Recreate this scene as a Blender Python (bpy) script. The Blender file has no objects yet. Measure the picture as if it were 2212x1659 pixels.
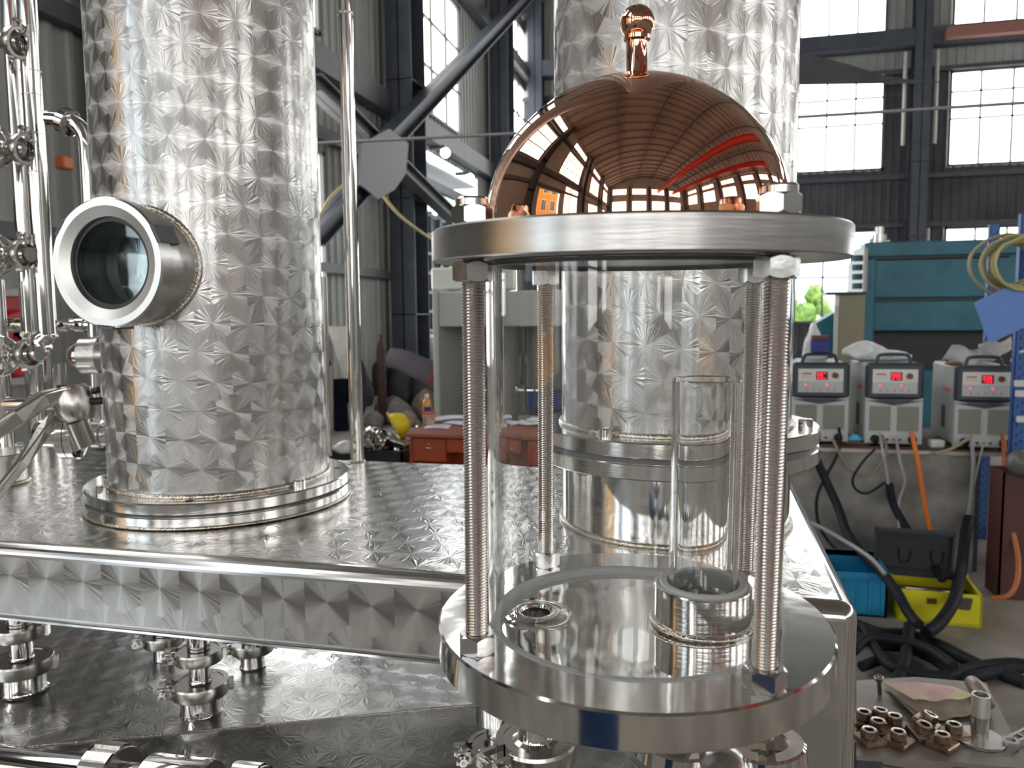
import bpy, math, random
from mathutils import Vector, Matrix
random.seed(7)
PI = math.pi
D = bpy.data
C = bpy.context.scene.collection
SC = bpy.context.scene

# ------------------------------------------------------------------ camera, world, exposure
F_PX = 1700.0
PITCH, YAW, ROLL = math.radians(5.1), math.radians(13.8), math.radians(.555)
EYE = Vector((0, 0, .33))
fwd = Vector((-math.sin(YAW)*math.cos(PITCH), math.cos(YAW)*math.cos(PITCH), -math.sin(PITCH)))
r0 = Vector((math.cos(YAW), math.sin(YAW), 0)); u0 = r0.cross(fwd)
RIGHT = r0*math.cos(ROLL) - u0*math.sin(ROLL); UP = RIGHT.cross(fwd)
cd = D.cameras.new('camera'); cam = D.objects.new('camera', cd); C.objects.link(cam)
cd.sensor_width = 36.0; cd.lens = 36.0*F_PX/2212; cd.clip_start = .02; cd.clip_end = 400
cam.matrix_world = Matrix(((RIGHT.x, UP.x, -fwd.x, EYE.x), (RIGHT.y, UP.y, -fwd.y, EYE.y), (RIGHT.z, UP.z, -fwd.z, EYE.z), (0, 0, 0, 1)))
cd.dof.use_dof = True; cd.dof.focus_distance = .78; cd.dof.aperture_fstop = 11
SC.camera = cam
SC.view_settings.view_transform = 'Standard'; SC.view_settings.look = 'None'
SC.view_settings.gamma = 1; SC.view_settings.use_curve_mapping = False
SC.view_settings.exposure = 0.66
cy = SC.cycles
cy.use_denoising = True
cy.use_adaptive_sampling = True; cy.adaptive_threshold = .03
cy.max_bounces = 24; cy.diffuse_bounces = 3; cy.glossy_bounces = 7; cy.transmission_bounces = 22; cy.transparent_max_bounces = 8
cy.sample_clamp_indirect = 6
cy.caustics_reflective = True; cy.caustics_refractive = True

def ray(x, y): return fwd + RIGHT*((x-1106)/F_PX) - UP*((y-829.5)/F_PX)
def onx(x, y, v): d = ray(x, y); return EYE + d*((v-EYE.x)/d.x)
def ony(x, y, v): d = ray(x, y); return EYE + d*((v-EYE.y)/d.y)
def onz(x, y, v): d = ray(x, y); return EYE + d*((v-EYE.z)/d.z)

W = D.worlds.new('overcast_sky'); SC.world = W; W.use_nodes = True
nt = W.node_tree; nt.nodes.clear()
wo = nt.nodes.new('ShaderNodeOutputWorld'); bg = nt.nodes.new('ShaderNodeBackground')
tc = nt.nodes.new('ShaderNodeTexCoord'); sx = nt.nodes.new('ShaderNodeSeparateXYZ'); cr = nt.nodes.new('ShaderNodeValToRGB')
nt.links.new(tc.outputs['Generated'], sx.inputs[0]); nt.links.new(sx.outputs[2], cr.inputs[0]); nt.links.new(cr.outputs[0], bg.inputs[0]); nt.links.new(bg.outputs[0], wo.inputs[0])
cr.color_ramp.elements[0].position = 0; cr.color_ramp.elements[0].color = (.86, .93, .97, 1)
cr.color_ramp.elements[1].position = .6; cr.color_ramp.elements[1].color = (.62, .78, .95, 1)
bg.inputs[1].default_value = 2.6
PANE_LIGHT = 3.6          # daylight through the dusty window panes

# ------------------------------------------------------------------ mesh builder
class MB:
    def __init__(s): s.v = []; s.f = []; s.sm = []; s.mi = []; s.cur = 0
    def add(s, vs, fs, smooth=False, M=None):
        o = len(s.v)
        if M is not None: vs = [M @ Vector(p) for p in vs]
        s.v += [tuple(p) for p in vs]
        for f in fs: s.f.append([i+o for i in f]); s.sm.append(smooth); s.mi.append(s.cur)
        return s
    def box(s, x0, x1, y0, y1, z0, z1, M=None):
        vs = [(x, y, z) for z in (z0, z1) for y in (y0, y1) for x in (x0, x1)]
        return s.add(vs, [(0, 2, 3, 1), (4, 5, 7, 6), (0, 1, 5, 4), (2, 6, 7, 3), (0, 4, 6, 2), (1, 3, 7, 5)], False, M)
    def bbox(s, x0, x1, y0, y1, z0, z1, b=.01, M=None):
        # box with chamfered edges
        vs = []; X = (x0, x1); Y = (y0, y1); Z = (z0, z1)
        idx = {}
        for i in (0, 1):
            for j in (0, 1):
                for k in (0, 1):
                    sx_, sy_, sz_ = (1, -1)[i], (1, -1)[j], (1, -1)[k]
                    idx[i, j, k, 0] = len(vs); vs.append((X[i], Y[j]+sy_*b, Z[k]+sz_*b))
                    idx[i, j, k, 1] = len(vs); vs.append((X[i]+sx_*b, Y[j], Z[k]+sz_*b))
                    idx[i, j, k, 2] = len(vs); vs.append((X[i]+sx_*b, Y[j]+sy_*b, Z[k]))
        fs = []
        for i in (0, 1): fs.append([idx[i, j, k, 0] for j, k in ((0, 0), (1, 0), (1, 1), (0, 1))])
        for j in (0, 1): fs.append([idx[i, j, k, 1] for i, k in ((0, 0), (1, 0), (1, 1), (0, 1))])
        for k in (0, 1): fs.append([idx[i, j, k, 2] for i, j in ((0, 0), (1, 0), (1, 1), (0, 1))])
        for i in (0, 1):
            for j in (0, 1): fs.append([idx[i, j, 0, 0], idx[i, j, 1, 0], idx[i, j, 1, 1], idx[i, j, 0, 1]])
        for i in (0, 1):
            for k in (0, 1): fs.append([idx[i, 0, k, 0], idx[i, 1, k, 0], idx[i, 1, k, 2], idx[i, 0, k, 2]])
        for j in (0, 1):
            for k in (0, 1): fs.append([idx[0, j, k, 1], idx[1, j, k, 1], idx[1, j, k, 2], idx[0, j, k, 2]])
        for i in (0, 1):
            for j in (0, 1):
                for k in (0, 1): fs.append([idx[i, j, k, 0], idx[i, j, k, 1], idx[i, j, k, 2]])
        return s.add(vs, fs, False, M)
    def lathe(s, prof, n=48, M=None, smooth=True, a0=0., a1=2*PI, scale=(1, 1)):
        # prof: list of (radius, height); a vertex row is doubled where smooth must break (pass None between)
        full = abs(a1-a0-2*PI) < 1e-6
        m = n if full else n+1
        runs = [[]]
        for p in prof:
            if p is None: runs.append([runs[-1][-1]])
            else: runs[-1].append(p)
        split = []
        for run in runs:                     # break the shading wherever the outline turns sharply
            cur = [run[0]]
            for q in range(1, len(run)):
                cur.append(run[q])
                if q < len(run)-1:
                    ax, ay = run[q][0]-run[q-1][0], run[q][1]-run[q-1][1]; bx, by = run[q+1][0]-run[q][0], run[q+1][1]-run[q][1]
                    if abs(math.atan2(ax*by-ay*bx, ax*bx+ay*by)) > .45: split.append(cur); cur = [run[q]]
            split.append(cur)
        for run in split:
            if len(run) < 2: continue
            vs = []; fs = []
            for r, h in run:
                for i in range(m):
                    a = a0+(a1-a0)*i/n
                    vs.append((r*math.cos(a)*scale[0], r*math.sin(a)*scale[1], h))
            for k in range(len(run)-1):
                for i in range(n):
                    j = (i+1) % m
                    fs.append((k*m+i, k*m+j, (k+1)*m+j, (k+1)*m+i))
            s.add(vs, fs, smooth, M)
        return s
    def disc(s, r, z, n=48, M=None, flip=False):
        vs = [(r*math.cos(2*PI*i/n), r*math.sin(2*PI*i/n), z) for i in range(n)]
        f = list(range(n));
        if flip: f.reverse()
        return s.add(vs, [f], False, M)
    def cyl(s, a, b, r, n=24, r2=None, cap=True):
        a = Vector(a); b = Vector(b); L = (b-a).length
        M = Matrix.Translation(a) @ (b-a).to_track_quat('Z', 'Y').to_matrix().to_4x4()
        r2 = r if r2 is None else r2
        s.lathe([(r, 0), (r2, L)], n, M)
        if cap: s.disc(r, 0, n, M, True); s.disc(r2, L, n, M)
        return s
    def prism(s, pts, z0, z1, M=None):
        n = len(pts)
        vs = [(x, y, z0) for x, y in pts]+[(x, y, z1) for x, y in pts]
        fs = [list(range(n))[::-1], list(range(n, 2*n))]+[(i, (i+1) % n, n+(i+1) % n, n+i) for i in range(n)]
        return s.add(vs, fs, False, M)
    def tube(s, pts, r, n=10, cap=True, sub=6, rs=None):
        P = [Vector(p) for p in pts]
        if sub > 1 and len(P) > 2:
            Q = []; R_ = []
            for i in range(len(P)-1):
                p0 = P[max(i-1, 0)]; p1 = P[i]; p2 = P[i+1]; p3 = P[min(i+2, len(P)-1)]
                for k in range(sub):
                    t = k/sub
                    Q.append(.5*((2*p1)+(-p0+p2)*t+(2*p0-5*p1+4*p2-p3)*t*t+(-p0+3*p1-3*p2+p3)*t**3))
                    if rs: R_.append(rs[i]*(1-t)+rs[i+1]*t)
            Q.append(P[-1]); R_.append(rs[-1] if rs else 0); P = Q
            if rs: rs = R_
        vs = []; fs = []; up = None
        for i, p in enumerate(P):
            t = (P[min(i+1, len(P)-1)]-P[max(i-1, 0)]).normalized()
            if up is None: up = t.orthogonal().normalized()
            up = (up-t*up.dot(t)).normalized(); sd = t.cross(up)
            rr = rs[i] if rs else r
            for k in range(n):
                a = 2*PI*k/n; vs.append(p+up*math.cos(a)*rr+sd*math.sin(a)*rr)
        for i in range(len(P)-1):
            for k in range(n): fs.append((i*n+k, i*n+(k+1) % n, (i+1)*n+(k+1) % n, (i+1)*n+k))
        s.add(vs, fs, True)
        if cap: s.add([vs[k] for k in range(n)], [list(range(n))[::-1]]); s.add([vs[-n+k] for k in range(n)], [list(range(n))])
        return s
    def sphere(s, c, r, n=20, m=12, sc=(1, 1, 1), wob=0, seed=0):
        rd = random.Random(seed); vs = []; fs = []; c = Vector(c)
        vs.append(c+Vector((0, 0, -r*sc[2])))
        for j in range(1, m):
            t = -PI/2+PI*j/m
            for i in range(n):
                a = 2*PI*i/n; w = 1+wob*(rd.random()-.5)*2
                vs.append(c+Vector((r*w*sc[0]*math.cos(t)*math.cos(a), r*w*sc[1]*math.cos(t)*math.sin(a), r*w*sc[2]*math.sin(t))))
        vs.append(c+Vector((0, 0, r*sc[2]))); T = len(vs)-1
        for i in range(n): fs.append((0, 1+(i+1) % n, 1+i)); fs.append((T, T-n+i, T-n+(i+1) % n))
        for j in range(m-2):
            for i in range(n): fs.append((1+j*n+i, 1+j*n+(i+1) % n, 1+(j+1)*n+(i+1) % n, 1+(j+1)*n+i))
        return s.add(vs, fs, True)
    def grid(s, fn, nu, nv, smooth=True, two=0):
        vs = [fn(i/nu, j/nv) for j in range(nv+1) for i in range(nu+1)]
        fs = [(j*(nu+1)+i, j*(nu+1)+i+1, (j+1)*(nu+1)+i+1, (j+1)*(nu+1)+i) for j in range(nv) for i in range(nu)]
        return s.add(vs, fs, smooth)
    def mesh(s, name, mats):
        me = D.meshes.new(name); me.from_pydata(s.v, [], s.f)
        for m in (mats if isinstance(mats, (list, tuple)) else [mats]): me.materials.append(m)
        me.polygons.foreach_set('use_smooth', s.sm); me.polygons.foreach_set('material_index', s.mi); me.update()
        return me
    def obj(s, name, mats, parent=None, loc=None, rot=None):
        o = D.objects.new(name, s.mesh(name, mats)); C.objects.link(o)
        if parent: o.parent = parent
        if loc: o.location = loc
        if rot: o.rotation_euler = rot
        return o
def recalc(o):
    import bmesh
    bm = bmesh.new(); bm.from_mesh(o.data); bmesh.ops.recalc_face_normals(bm, faces=bm.faces); bm.to_mesh(o.data); bm.free(); return o
def tag(o, label=None, cat=None, group=None, kind=None):
    if label: o['label'] = label
    if cat: o['category'] = cat
    if group: o['group'] = group
    if kind: o['kind'] = kind
    return o
def thing(name, label, cat, loc=(0, 0, 0), rot=(0, 0, 0), group=None):
    o = D.objects.new(name, None); C.objects.link(o); o.location = loc; o.rotation_euler = rot; o.empty_display_size = .05
    return tag(o, label, cat, group)
def dup(root, loc, rot=None, label=None):
    def cp(o, par):
        c = o.copy(); C.objects.link(c); c.parent = par
        for ch in kids.get(o.name, []): cp(ch, c)
        return c
    kids = {}
    for o in list(root.children_recursive): kids.setdefault(o.parent.name, []).append(o)
    r = cp(root, None); r.location = loc
    if rot: r.rotation_euler = rot
    if label: r['label'] = label
    return r
def struct(name, mb, mat, parent=None):
    o = mb.obj(name, mat, parent)
    if not parent: o['kind'] = 'structure'
    return o

# ------------------------------------------------------------------ materials
def mat(name, col=(.5, .5, .5), rough=.5, metal=0., var=0., vscale=20., bump=0., bscale=30., bdist=.002, col2=None, spec=None, coord='Object', stretch=None, **kw):
    m = D.materials.new(name); m.use_nodes = True; N = m.node_tree; L = N.links
    b = N.nodes['Principled BSDF']
    b.inputs['Base Color'].default_value = (*col, 1); b.inputs['Roughness'].default_value = rough; b.inputs['Metallic'].default_value = metal
    if spec is not None: b.inputs['Specular IOR Level'].default_value = spec
    for k, v in kw.items(): b.inputs[k.replace('_', ' ')].default_value = v
    if var or bump or col2:
        t = N.nodes.new('ShaderNodeTexCoord'); mp = N.nodes.new('ShaderNodeMapping'); L.new(t.outputs[coord], mp.inputs[0])
        if stretch: mp.inputs['Scale'].default_value = stretch
    if var or col2:
        n = N.nodes.new('ShaderNodeTexNoise'); n.inputs['Scale'].default_value = vscale; n.inputs['Detail'].default_value = 5; n.inputs['Roughness'].default_value = .6
        L.new(mp.outputs[0], n.inputs['Vector'])
        r = N.nodes.new('ShaderNodeValToRGB'); L.new(n.outputs[0], r.inputs[0])
        a = tuple(max(0, c*(1-var)) for c in col); bb = tuple(min(1, c*(1+var)) for c in col) if col2 is None else col2
        r.color_ramp.elements[0].position = .35; r.color_ramp.elements[0].color = (*a, 1)
        r.color_ramp.elements[1].position = .68; r.color_ramp.elements[1].color = (*bb, 1)
        L.new(r.outputs[0], b.inputs['Base Color'])
    if bump:
        n2 = N.nodes.new('ShaderNodeTexNoise'); n2.inputs['Scale'].default_value = bscale; n2.inputs['Detail'].default_value = 2
        L.new(mp.outputs[0], n2.inputs['Vector'])
        bn = N.nodes.new('ShaderNodeBump'); bn.inputs['Strength'].default_value = bump; bn.inputs['Distance'].default_value = bdist
        L.new(n2.outputs[0], bn.inputs['Height']); L.new(bn.outputs[0], b.inputs['Normal'])
    return m
def emis(name, col, s):
    m = D.materials.new(name); m.use_nodes = True; b = m.node_tree.nodes['Principled BSDF']
    b.inputs['Base Color'].default_value = (*[c*.5 for c in col], 1); b.inputs['Emission Color'].default_value = (*col, 1); b.inputs['Emission Strength'].default_value = s
    b.inputs['Roughness'].default_value = .6
    return m
STEEL = (.70, .69, .67)
M_pol = mat('polished_steel', STEEL, .07, 1, bump=.25, bscale=9, bdist=.004)
M_pipe = mat('polished_pipe', (.70, .68, .66), .06, 1)
M_satin = mat('satin_steel', (.58, .57, .55), .27, 1, var=.05, vscale=60, bump=.15, bscale=200, bdist=.0005)
M_brush = mat('turned_steel', (.52, .51, .49), .26, 1, var=.10, vscale=12, bump=.08, bscale=40, bdist=.001, stretch=(1, 1, 12))
M_cast = mat('cast_steel', (.58, .56, .52), .24, 1, bump=.3, bscale=160, bdist=.0006)
M_nut = mat('nut_steel', (.64, .63, .62), .16, 1, bump=.2, bscale=120, bdist=.0004)
M_rod = mat('threaded_steel', (.55, .50, .46), .2, 1)
M_ring = mat('machined_ring', (.83, .82, .80), .42, 1, bump=.15, bscale=120, bdist=.0005)
M_weld = mat('weld_bead', (.66, .63, .58), .24, 1, bump=.8, bscale=260, bdist=.002, col2=(.60, .53, .42), var=.01, vscale=30)
M_copper = mat('polished_copper', (.72, .40, .28), .03, 1, bump=.06, bscale=5, bdist=.002)
M_gasket = mat('silicone_gasket', (.74, .77, .75), .4)
M_gasketdark = mat('dark_gasket', (.12, .13, .14), .5)
M_black = mat('black_plastic', (.015, .015, .017), .4)
M_dark = mat('hollow_dark', (.02, .018, .015), .6)
def glass(name, tint, ior=1.47, rough=0.):
    m = D.materials.new(name); m.use_nodes = True; b = m.node_tree.nodes['Principled BSDF']
    b.inputs['Base Color'].default_value = (*tint, 1); b.inputs['Roughness'].default_value = rough; b.inputs['IOR'].default_value = ior
    b.inputs['Transmission Weight'].default_value = 1
    return m
M_glass = glass('clear_glass', (.99, .993, .99), 1.47); M_sight = glass('sight_glass', (.80, .92, .93), 1.5)

def jewel(name, mode, R=.187, s=.0534, r=.047, rough=.3, aniso=.85, col=(.58, .57, .55), shear=.0, off=(0, 0), mixr=.12, mixf=.35, wav=.2, dish=.004, fan=.02):
    """engine turned steel: overlapping spots of concentric scratches, turned into an anisotropy direction"""
    m = D.materials.new(name); m.use_nodes = True; N = m.node_tree; L = N.links; nd = N.nodes
    out = nd['Material Output']; b = nd['Principled BSDF']
    def mt(op, a, bb=None, c=None):
        n = nd.new('ShaderNodeMath'); n.operation = op
        for i, q in enumerate((a, bb, c)):
            if q is None: continue
            if isinstance(q, (int, float)): n.inputs[i].default_value = q
            else: L.new(q, n.inputs[i])
        return n.outputs[0]
    t = nd.new('ShaderNodeTexCoord'); sp = nd.new('ShaderNodeSeparateXYZ'); L.new(t.outputs['Object'], sp.inputs[0])
    X, Y, Z = sp.outputs
    if mode == 'cyl':
        th = mt('ARCTAN2', Y, X); u = mt('MULTIPLY', th, round(2*PI*R/s)/(2*PI)); v = mt('DIVIDE', Z, r)
        v = mt('ADD', v, mt('MULTIPLY', mt('COSINE', th), shear))
    elif mode == 'top': u = mt('DIVIDE', X, s); v = mt('DIVIDE', Y, r)
    else: u = mt('DIVIDE', X, s); v = mt('DIVIDE', Z, r)
    if off[0]: u = mt('ADD', u, off[0])
    if off[1]: v = mt('ADD', v, off[1])
    def cell(uo, vo):
        uu = mt('SUBTRACT', u, uo); vv = mt('SUBTRACT', v, vo)
        ru = mt('ROUND', uu); rv = mt('MULTIPLY', mt('ROUND', mt('MULTIPLY', vv, .5)), 2.)
        dx = mt('MULTIPLY', mt('SUBTRACT', uu, ru), s); dy = mt('MULTIPLY', mt('SUBTRACT', vv, rv), r)
        d = mt('ADD', mt('MULTIPLY', dx, dx), mt('MULTIPLY', dy, dy))
        idn = mt('ADD', mt('MULTIPLY', ru, 1.37), mt('MULTIPLY', mt('ADD', rv, vo), 7.13))
        return dx, dy, d, idn
    A = cell(0., 0.); B = cell(.5, 1.)
    k = mt('LESS_THAN', B[2], A[2])
    def mx(a, c): return mt('ADD', a, mt('MULTIPLY', k, mt('SUBTRACT', c, a)))
    dx, dy, dd, idn = [mx(a, c) for a, c in zip(A, B)]
    ln = mt('SQRT', mt('ADD', dd, 1e-9)); nx = mt('DIVIDE', dx, ln); ny = mt('DIVIDE', dy, ln)
    cb = nd.new('ShaderNodeCombineXYZ'); L.new(nx, cb.inputs[0]); L.new(ny, cb.inputs[1]); L.new(idn, cb.inputs[2])
    ns = nd.new('ShaderNodeTexNoise'); ns.inputs['Scale'].default_value = 4.5; ns.inputs['Detail'].default_value = 3; L.new(cb.outputs[0], ns.inputs['Vector'])
    pert = mt('MULTIPLY', mt('SUBTRACT', ns.outputs[0], .5), .9)
    px = mt('SUBTRACT', nx, mt('MULTIPLY', ny, pert)); py = mt('ADD', ny, mt('MULTIPLY', nx, pert))
    tv = nd.new('ShaderNodeCombineXYZ')
    if mode == 'cyl':
        c_, s_ = mt('COSINE', th), mt('SINE', th)
        L.new(mt('MULTIPLY', mt('MULTIPLY', s_, -1.), px), tv.inputs[0]); L.new(mt('MULTIPLY', c_, px), tv.inputs[1]); L.new(py, tv.inputs[2])
    elif mode == 'top': L.new(px, tv.inputs[0]); L.new(py, tv.inputs[1])
    else: L.new(px, tv.inputs[0]); L.new(py, tv.inputs[2])
    nv = nd.new('ShaderNodeVectorMath'); nv.operation = 'NORMALIZE'; L.new(tv.outputs[0], nv.inputs[0])
    b.inputs['Base Color'].default_value = (*col, 1); b.inputs['Metallic'].default_value = 1; b.inputs['Roughness'].default_value = rough; b.inputs['Anisotropic'].default_value = aniso
    L.new(nv.outputs[0], b.inputs['Tangent'])
    # soft quilted dishing of each spot plus sheet waviness
    n2 = nd.new('ShaderNodeTexNoise'); n2.inputs['Scale'].default_value = 7; n2.inputs['Detail'].default_value = 1; L.new(t.outputs['Object'], n2.inputs['Vector'])
    hgt = mt('ADD', mt('MULTIPLY', mt('MULTIPLY', mt('SUBTRACT', ns.outputs[0], .5), ln), fan), mt('MULTIPLY', ln, -dish)); hgt = mt('ADD', hgt, mt('MULTIPLY', n2.outputs[0], .006*wav*5))
    bn = nd.new('ShaderNodeBump'); bn.inputs['Strength'].default_value = .5; bn.inputs['Distance'].default_value = 1.; L.new(hgt, bn.inputs['Height'])
    L.new(bn.outputs[0], b.inputs['Normal'])
    b2 = nd.new('ShaderNodeBsdfPrincipled'); b2.inputs['Base Color'].default_value = (*col, 1); b2.inputs['Metallic'].default_value = 1; b2.inputs['Roughness'].default_value = mixr
    if mode == 'cyl':
        bn2 = nd.new('ShaderNodeBump'); bn2.inputs['Strength'].default_value = .3; bn2.inputs['Distance'].default_value = 1.; L.new(hgt, bn2.inputs['Height']); L.new(bn2.outputs[0], b2.inputs['Normal'])
    else: L.new(bn.outputs[0], b2.inputs['Normal'])
    mxs = nd.new('ShaderNodeMixShader'); mxs.inputs[0].default_value = mixf; L.new(b.outputs[0], mxs.inputs[1]); L.new(b2.outputs[0], mxs.inputs[2]); L.new(mxs.outputs[0], out.inputs[0])
    return m
M_jcol = jewel('engine_turned_column', 'cyl', R=.187, shear=.35, rough=.36, aniso=.97, mixr=.10, mixf=.22, wav=.0, dish=.0, fan=.055)
M_japron = jewel('engine_turned_apron', 'front', s=.0636, r=.07, off=(.558, .669), rough=.27, mixr=.14, mixf=.12, wav=.01, dish=.0, fan=.018, aniso=.95, col=(.42, .40, .37))  # steel colour darkened in place of the dim surroundings it mirrors
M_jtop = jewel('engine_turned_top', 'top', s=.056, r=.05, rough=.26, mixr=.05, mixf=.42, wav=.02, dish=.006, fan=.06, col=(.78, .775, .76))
M_jshelf = jewel('engine_turned_shelf', 'top', s=.05, r=.045, rough=.30, mixr=.05, mixf=.45, wav=.5, col=(.76, .77, .775), dish=.02, fan=.06)

M_conc = mat('concrete_floor', (.30, .27, .235), .75, var=.35, vscale=1.3, col2=(.42, .385, .335), bump=.3, bscale=25, bdist=.004)
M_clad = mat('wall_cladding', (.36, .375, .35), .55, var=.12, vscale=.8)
M_claddark = mat('dark_netting_wall', (.075, .075, .085), .8, var=.2, vscale=1.)  # dark colour of the netting itself
M_colp = mat('steel_frame_paint', (.055, .065, .085), .5, var=.2, vscale=3)
M_girt = mat('girt_paint', (.085, .09, .10), .5, var=.2, vscale=3)
M_roof = mat('roof_sheet', (.24, .21, .185), .6, var=.08, vscale=1)
M_red = mat('red_crane_paint', (.55, .05, .035), .4)
M_pane = emis('daylit_pane', (1., 1., .985), PANE_LIGHT)
M_bar = mat('window_bar_paint', (.10, .105, .10), .5)
M_clear = glass('window_glass', (.95, .98, .97), 1.02)

# ------------------------------------------------------------------ the hall
FL = -1.27; XL, XR = -5.0, 17.0; YF, YB = 22.0, -20.0; EAVE = 8.4
o = struct('floor', MB().box(XL-.2, XR+.2, YB-.2, YF+.2, FL-.2, FL), M_conc)

def clad(mb, axis, off, u0, u1, z0, z1, sgn=1, pitch=.21, dep=.028):
    if u1-u0 < .02 or z1-z0 < .02: return
    prof = []; n = max(1, round((u1-u0)/pitch)); w = (u1-u0)/n
    for i in range(n):
        a = u0+i*w
        prof += [(a, 0), (a+w*.62, 0), (a+w*.70, dep), (a+w*.92, dep)]
    prof.append((u1, 0))
    vs = []
    for z in (z0, z1):
        for a, d in prof:
            vs.append((off+sgn*d, a, z) if axis == 'x' else (a, off-sgn*d, z))
    k = len(prof)
    mb.add(vs, [(i, i+1, k+i+1, k+i) for i in range(k-1)])
def wall_with(mb, axis, off, u0, u1, z0, z1, holes, sgn=1):
    # fill a wall with cladding strips around rectangular holes (ua, ub, za, zb)
    us = sorted({u0, u1, *[h[0] for h in holes], *[h[1] for h in holes]})
    for a, b in zip(us[:-1], us[1:]):
        hs = sorted([h for h in holes if h[0] <= a+1e-6 and h[1] >= b-1e-6], key=lambda h: h[2]); z = z0
        for h in hs: clad(mb, axis, off, a, b, z, h[2], sgn); z = h[3]
        clad(mb, axis, off, a, b, z, z1, sgn)
BAYS = [5.55+6.15*k for k in range(-4, 4)]      # column lines along the left wall
winN = [0]
def window(axis, off, u0, u1, z0, z1, nc, nr, fine=False, clear=False, rows=None, inward=1):
    winN[0] += 1
    w = D.objects.new('window_%d' % winN[0], None); C.objects.link(w); w['kind'] = 'structure'
    w.location = (off, 0, 0) if axis == 'x' else (0, off, 0)
    def bx(mb, a, b, c, d, t0, t1):
        mb.box(min(t0, t1), max(t0, t1), a, b, c, d) if axis == 'x' else mb.box(a, b, min(t0, t1), max(t0, t1), c, d)
    s = inward if axis == 'x' else -inward
    m = MB(); t = .06
    for a, b, c, d in ((u0, u0+t, z0, z1), (u1-t, u1, z0, z1), (u0, u1, z0, z0+t), (u0, u1, z1-t, z1)): bx(m, a, b, c, d, -.03*s, .06*s)
    m.obj('window_frame', M_bar, w)
    cu = [u0+(u1-u0)*i/nc for i in range(nc+1)]; cz = [z0+(z1-z0)*q for q in (rows or [j/nr for j in range(nr+1)])]
    m = MB()
    for a in cu[1:-1]: bx(m, a-.022, a+.022, z0, z1, 0, .045*s)
    for c in cz[1:-1]: bx(m, u0, u1, c-.022, c+.022, 0, .045*s)
    m.obj('glazing_bars', M_bar, w)
    pm = M_clear if clear else M_pane
    if fine:
        base = {}
        for i in range(nc):
            for j in range(len(cz)-1):
                key = (round(cu[i+1]-cu[i], 4), round(cz[j+1]-cz[j], 4))
                if key not in base:
                    mm = MB(); bx(mm, 0, key[0], 0, key[1], -.006, 0); base[key] = mm.mesh('pane', pm)
                p = D.objects.new('pane', base[key]); C.objects.link(p); p.parent = w
                p.location = (0, cu[i], cz[j]) if axis == 'x' else (cu[i], 0, cz[j])
    else:
        mm = MB(); bx(mm, u0, u1, z0, z1, -.006, 0); mm.obj('pane', pm, w)
    return w
# left wall: openings in every bay
holesL = []; wl = MB()
for k in range(7):
    b = BAYS[k]; u0, u1 = b+.85, b+4.25
    holesL.append((u0, u1, 3.98, 6.55)); holesL.append((u0, u1, 7.15, 8.1))
    if k == 5: holesL.append((b+.75, b+5.55, FL, 3.32))        # the open gate in view
    elif k == 2: holesL.append((-6.1, -4.05, FL, 3.3)); holesL.append((-3.4, -1.2, -.35, 2.5))   # doorway behind the camera, seen in the reflections
    elif k != 3: holesL.append((u0, u1, -.35, 2.5))
wall_with(wl, 'x', XL, YB, YF, FL, EAVE, holesL)
struct('wall_left', wl, M_clad)
for k in range(7):
    b = BAYS[k]; u0, u1 = b+.85, b+4.25; fine = k >= 4
    window('x', XL, u0, u1, 3.98, 6.55, 4, 3, fine)
    window('x', XL, u0, u1, 7.15, 8.1, 4, 1, fine)
    if k not in (2, 3, 5): window('x', XL, u0, u1, -.35, 2.5, 4, 3, fine)
# far wall (gable end facing the camera)
holesF = []
FW = [(-2.9, .75), (.9, 4.32), (5.78, 9.3), (10.7, 14.2)]
for a, b in FW: holesF += [(a, b, 3.86, 6.17), (a, b, .0, 2.38), (a, b, 7.15, 8.3)]
up = MB(); wall_with(up, 'y', YF, XL, XR, 6.2, EAVE, [h for h in holesF if h[2] > 7])
struct('wall_front', up, M_clad)
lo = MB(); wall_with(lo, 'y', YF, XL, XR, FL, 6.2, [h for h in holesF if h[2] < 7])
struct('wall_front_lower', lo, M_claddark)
for a, b in FW:
    window('y', YF, a, b, 3.86, 6.17, 5, 3, b < 10, rows=[0, .5, .78, 1])
    window('y', YF, a, b, .0, 2.38, 5, 2, b < 10, clear=(a == .9), rows=[0, .5, 1])
    window('y', YF, a, b, 7.15, 8.3, 5, 1, b < 10)
# right and rear walls, seen only in the reflections
wr = MB(); holesR = []
for k in range(7):
    b = BAYS[k]; holesR += [(b+.85, b+4.6, 3.98, 6.55), (b+.85, b+4.6, 7.15, 8.1)]
wall_with(wr, 'x', XR, YB, YF, FL, EAVE, holesR, -1); struct('wall_right', wr, M_clad)
for k in range(7):
    b = BAYS[k]; window('x', XR, b+.85, b+4.6, 3.98, 6.55, 4, 3, inward=-1); window('x', XR, b+.85, b+4.6, 7.15, 8.1, 4, 1, inward=-1)
wb = MB(); holesB = []
BW = [(-4., -.4), (1., 4.6), (6., 9.6), (11.2, 15.)]
for a, b in BW: holesB += [(a, b, 1.2, 4.6), (a, b, 6.4, 8.1)]
wall_with(wb, 'y', YB, XL, XR, FL, EAVE, holesB, -1); struct('wall_rear', wb, M_clad)
for a, b in BW:
    window('y', YB, a, b, 1.2, 4.6, 4, 3, inward=-1); window('y', YB, a, b, 6.4, 8.1, 5, 1, inward=-1)
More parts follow.
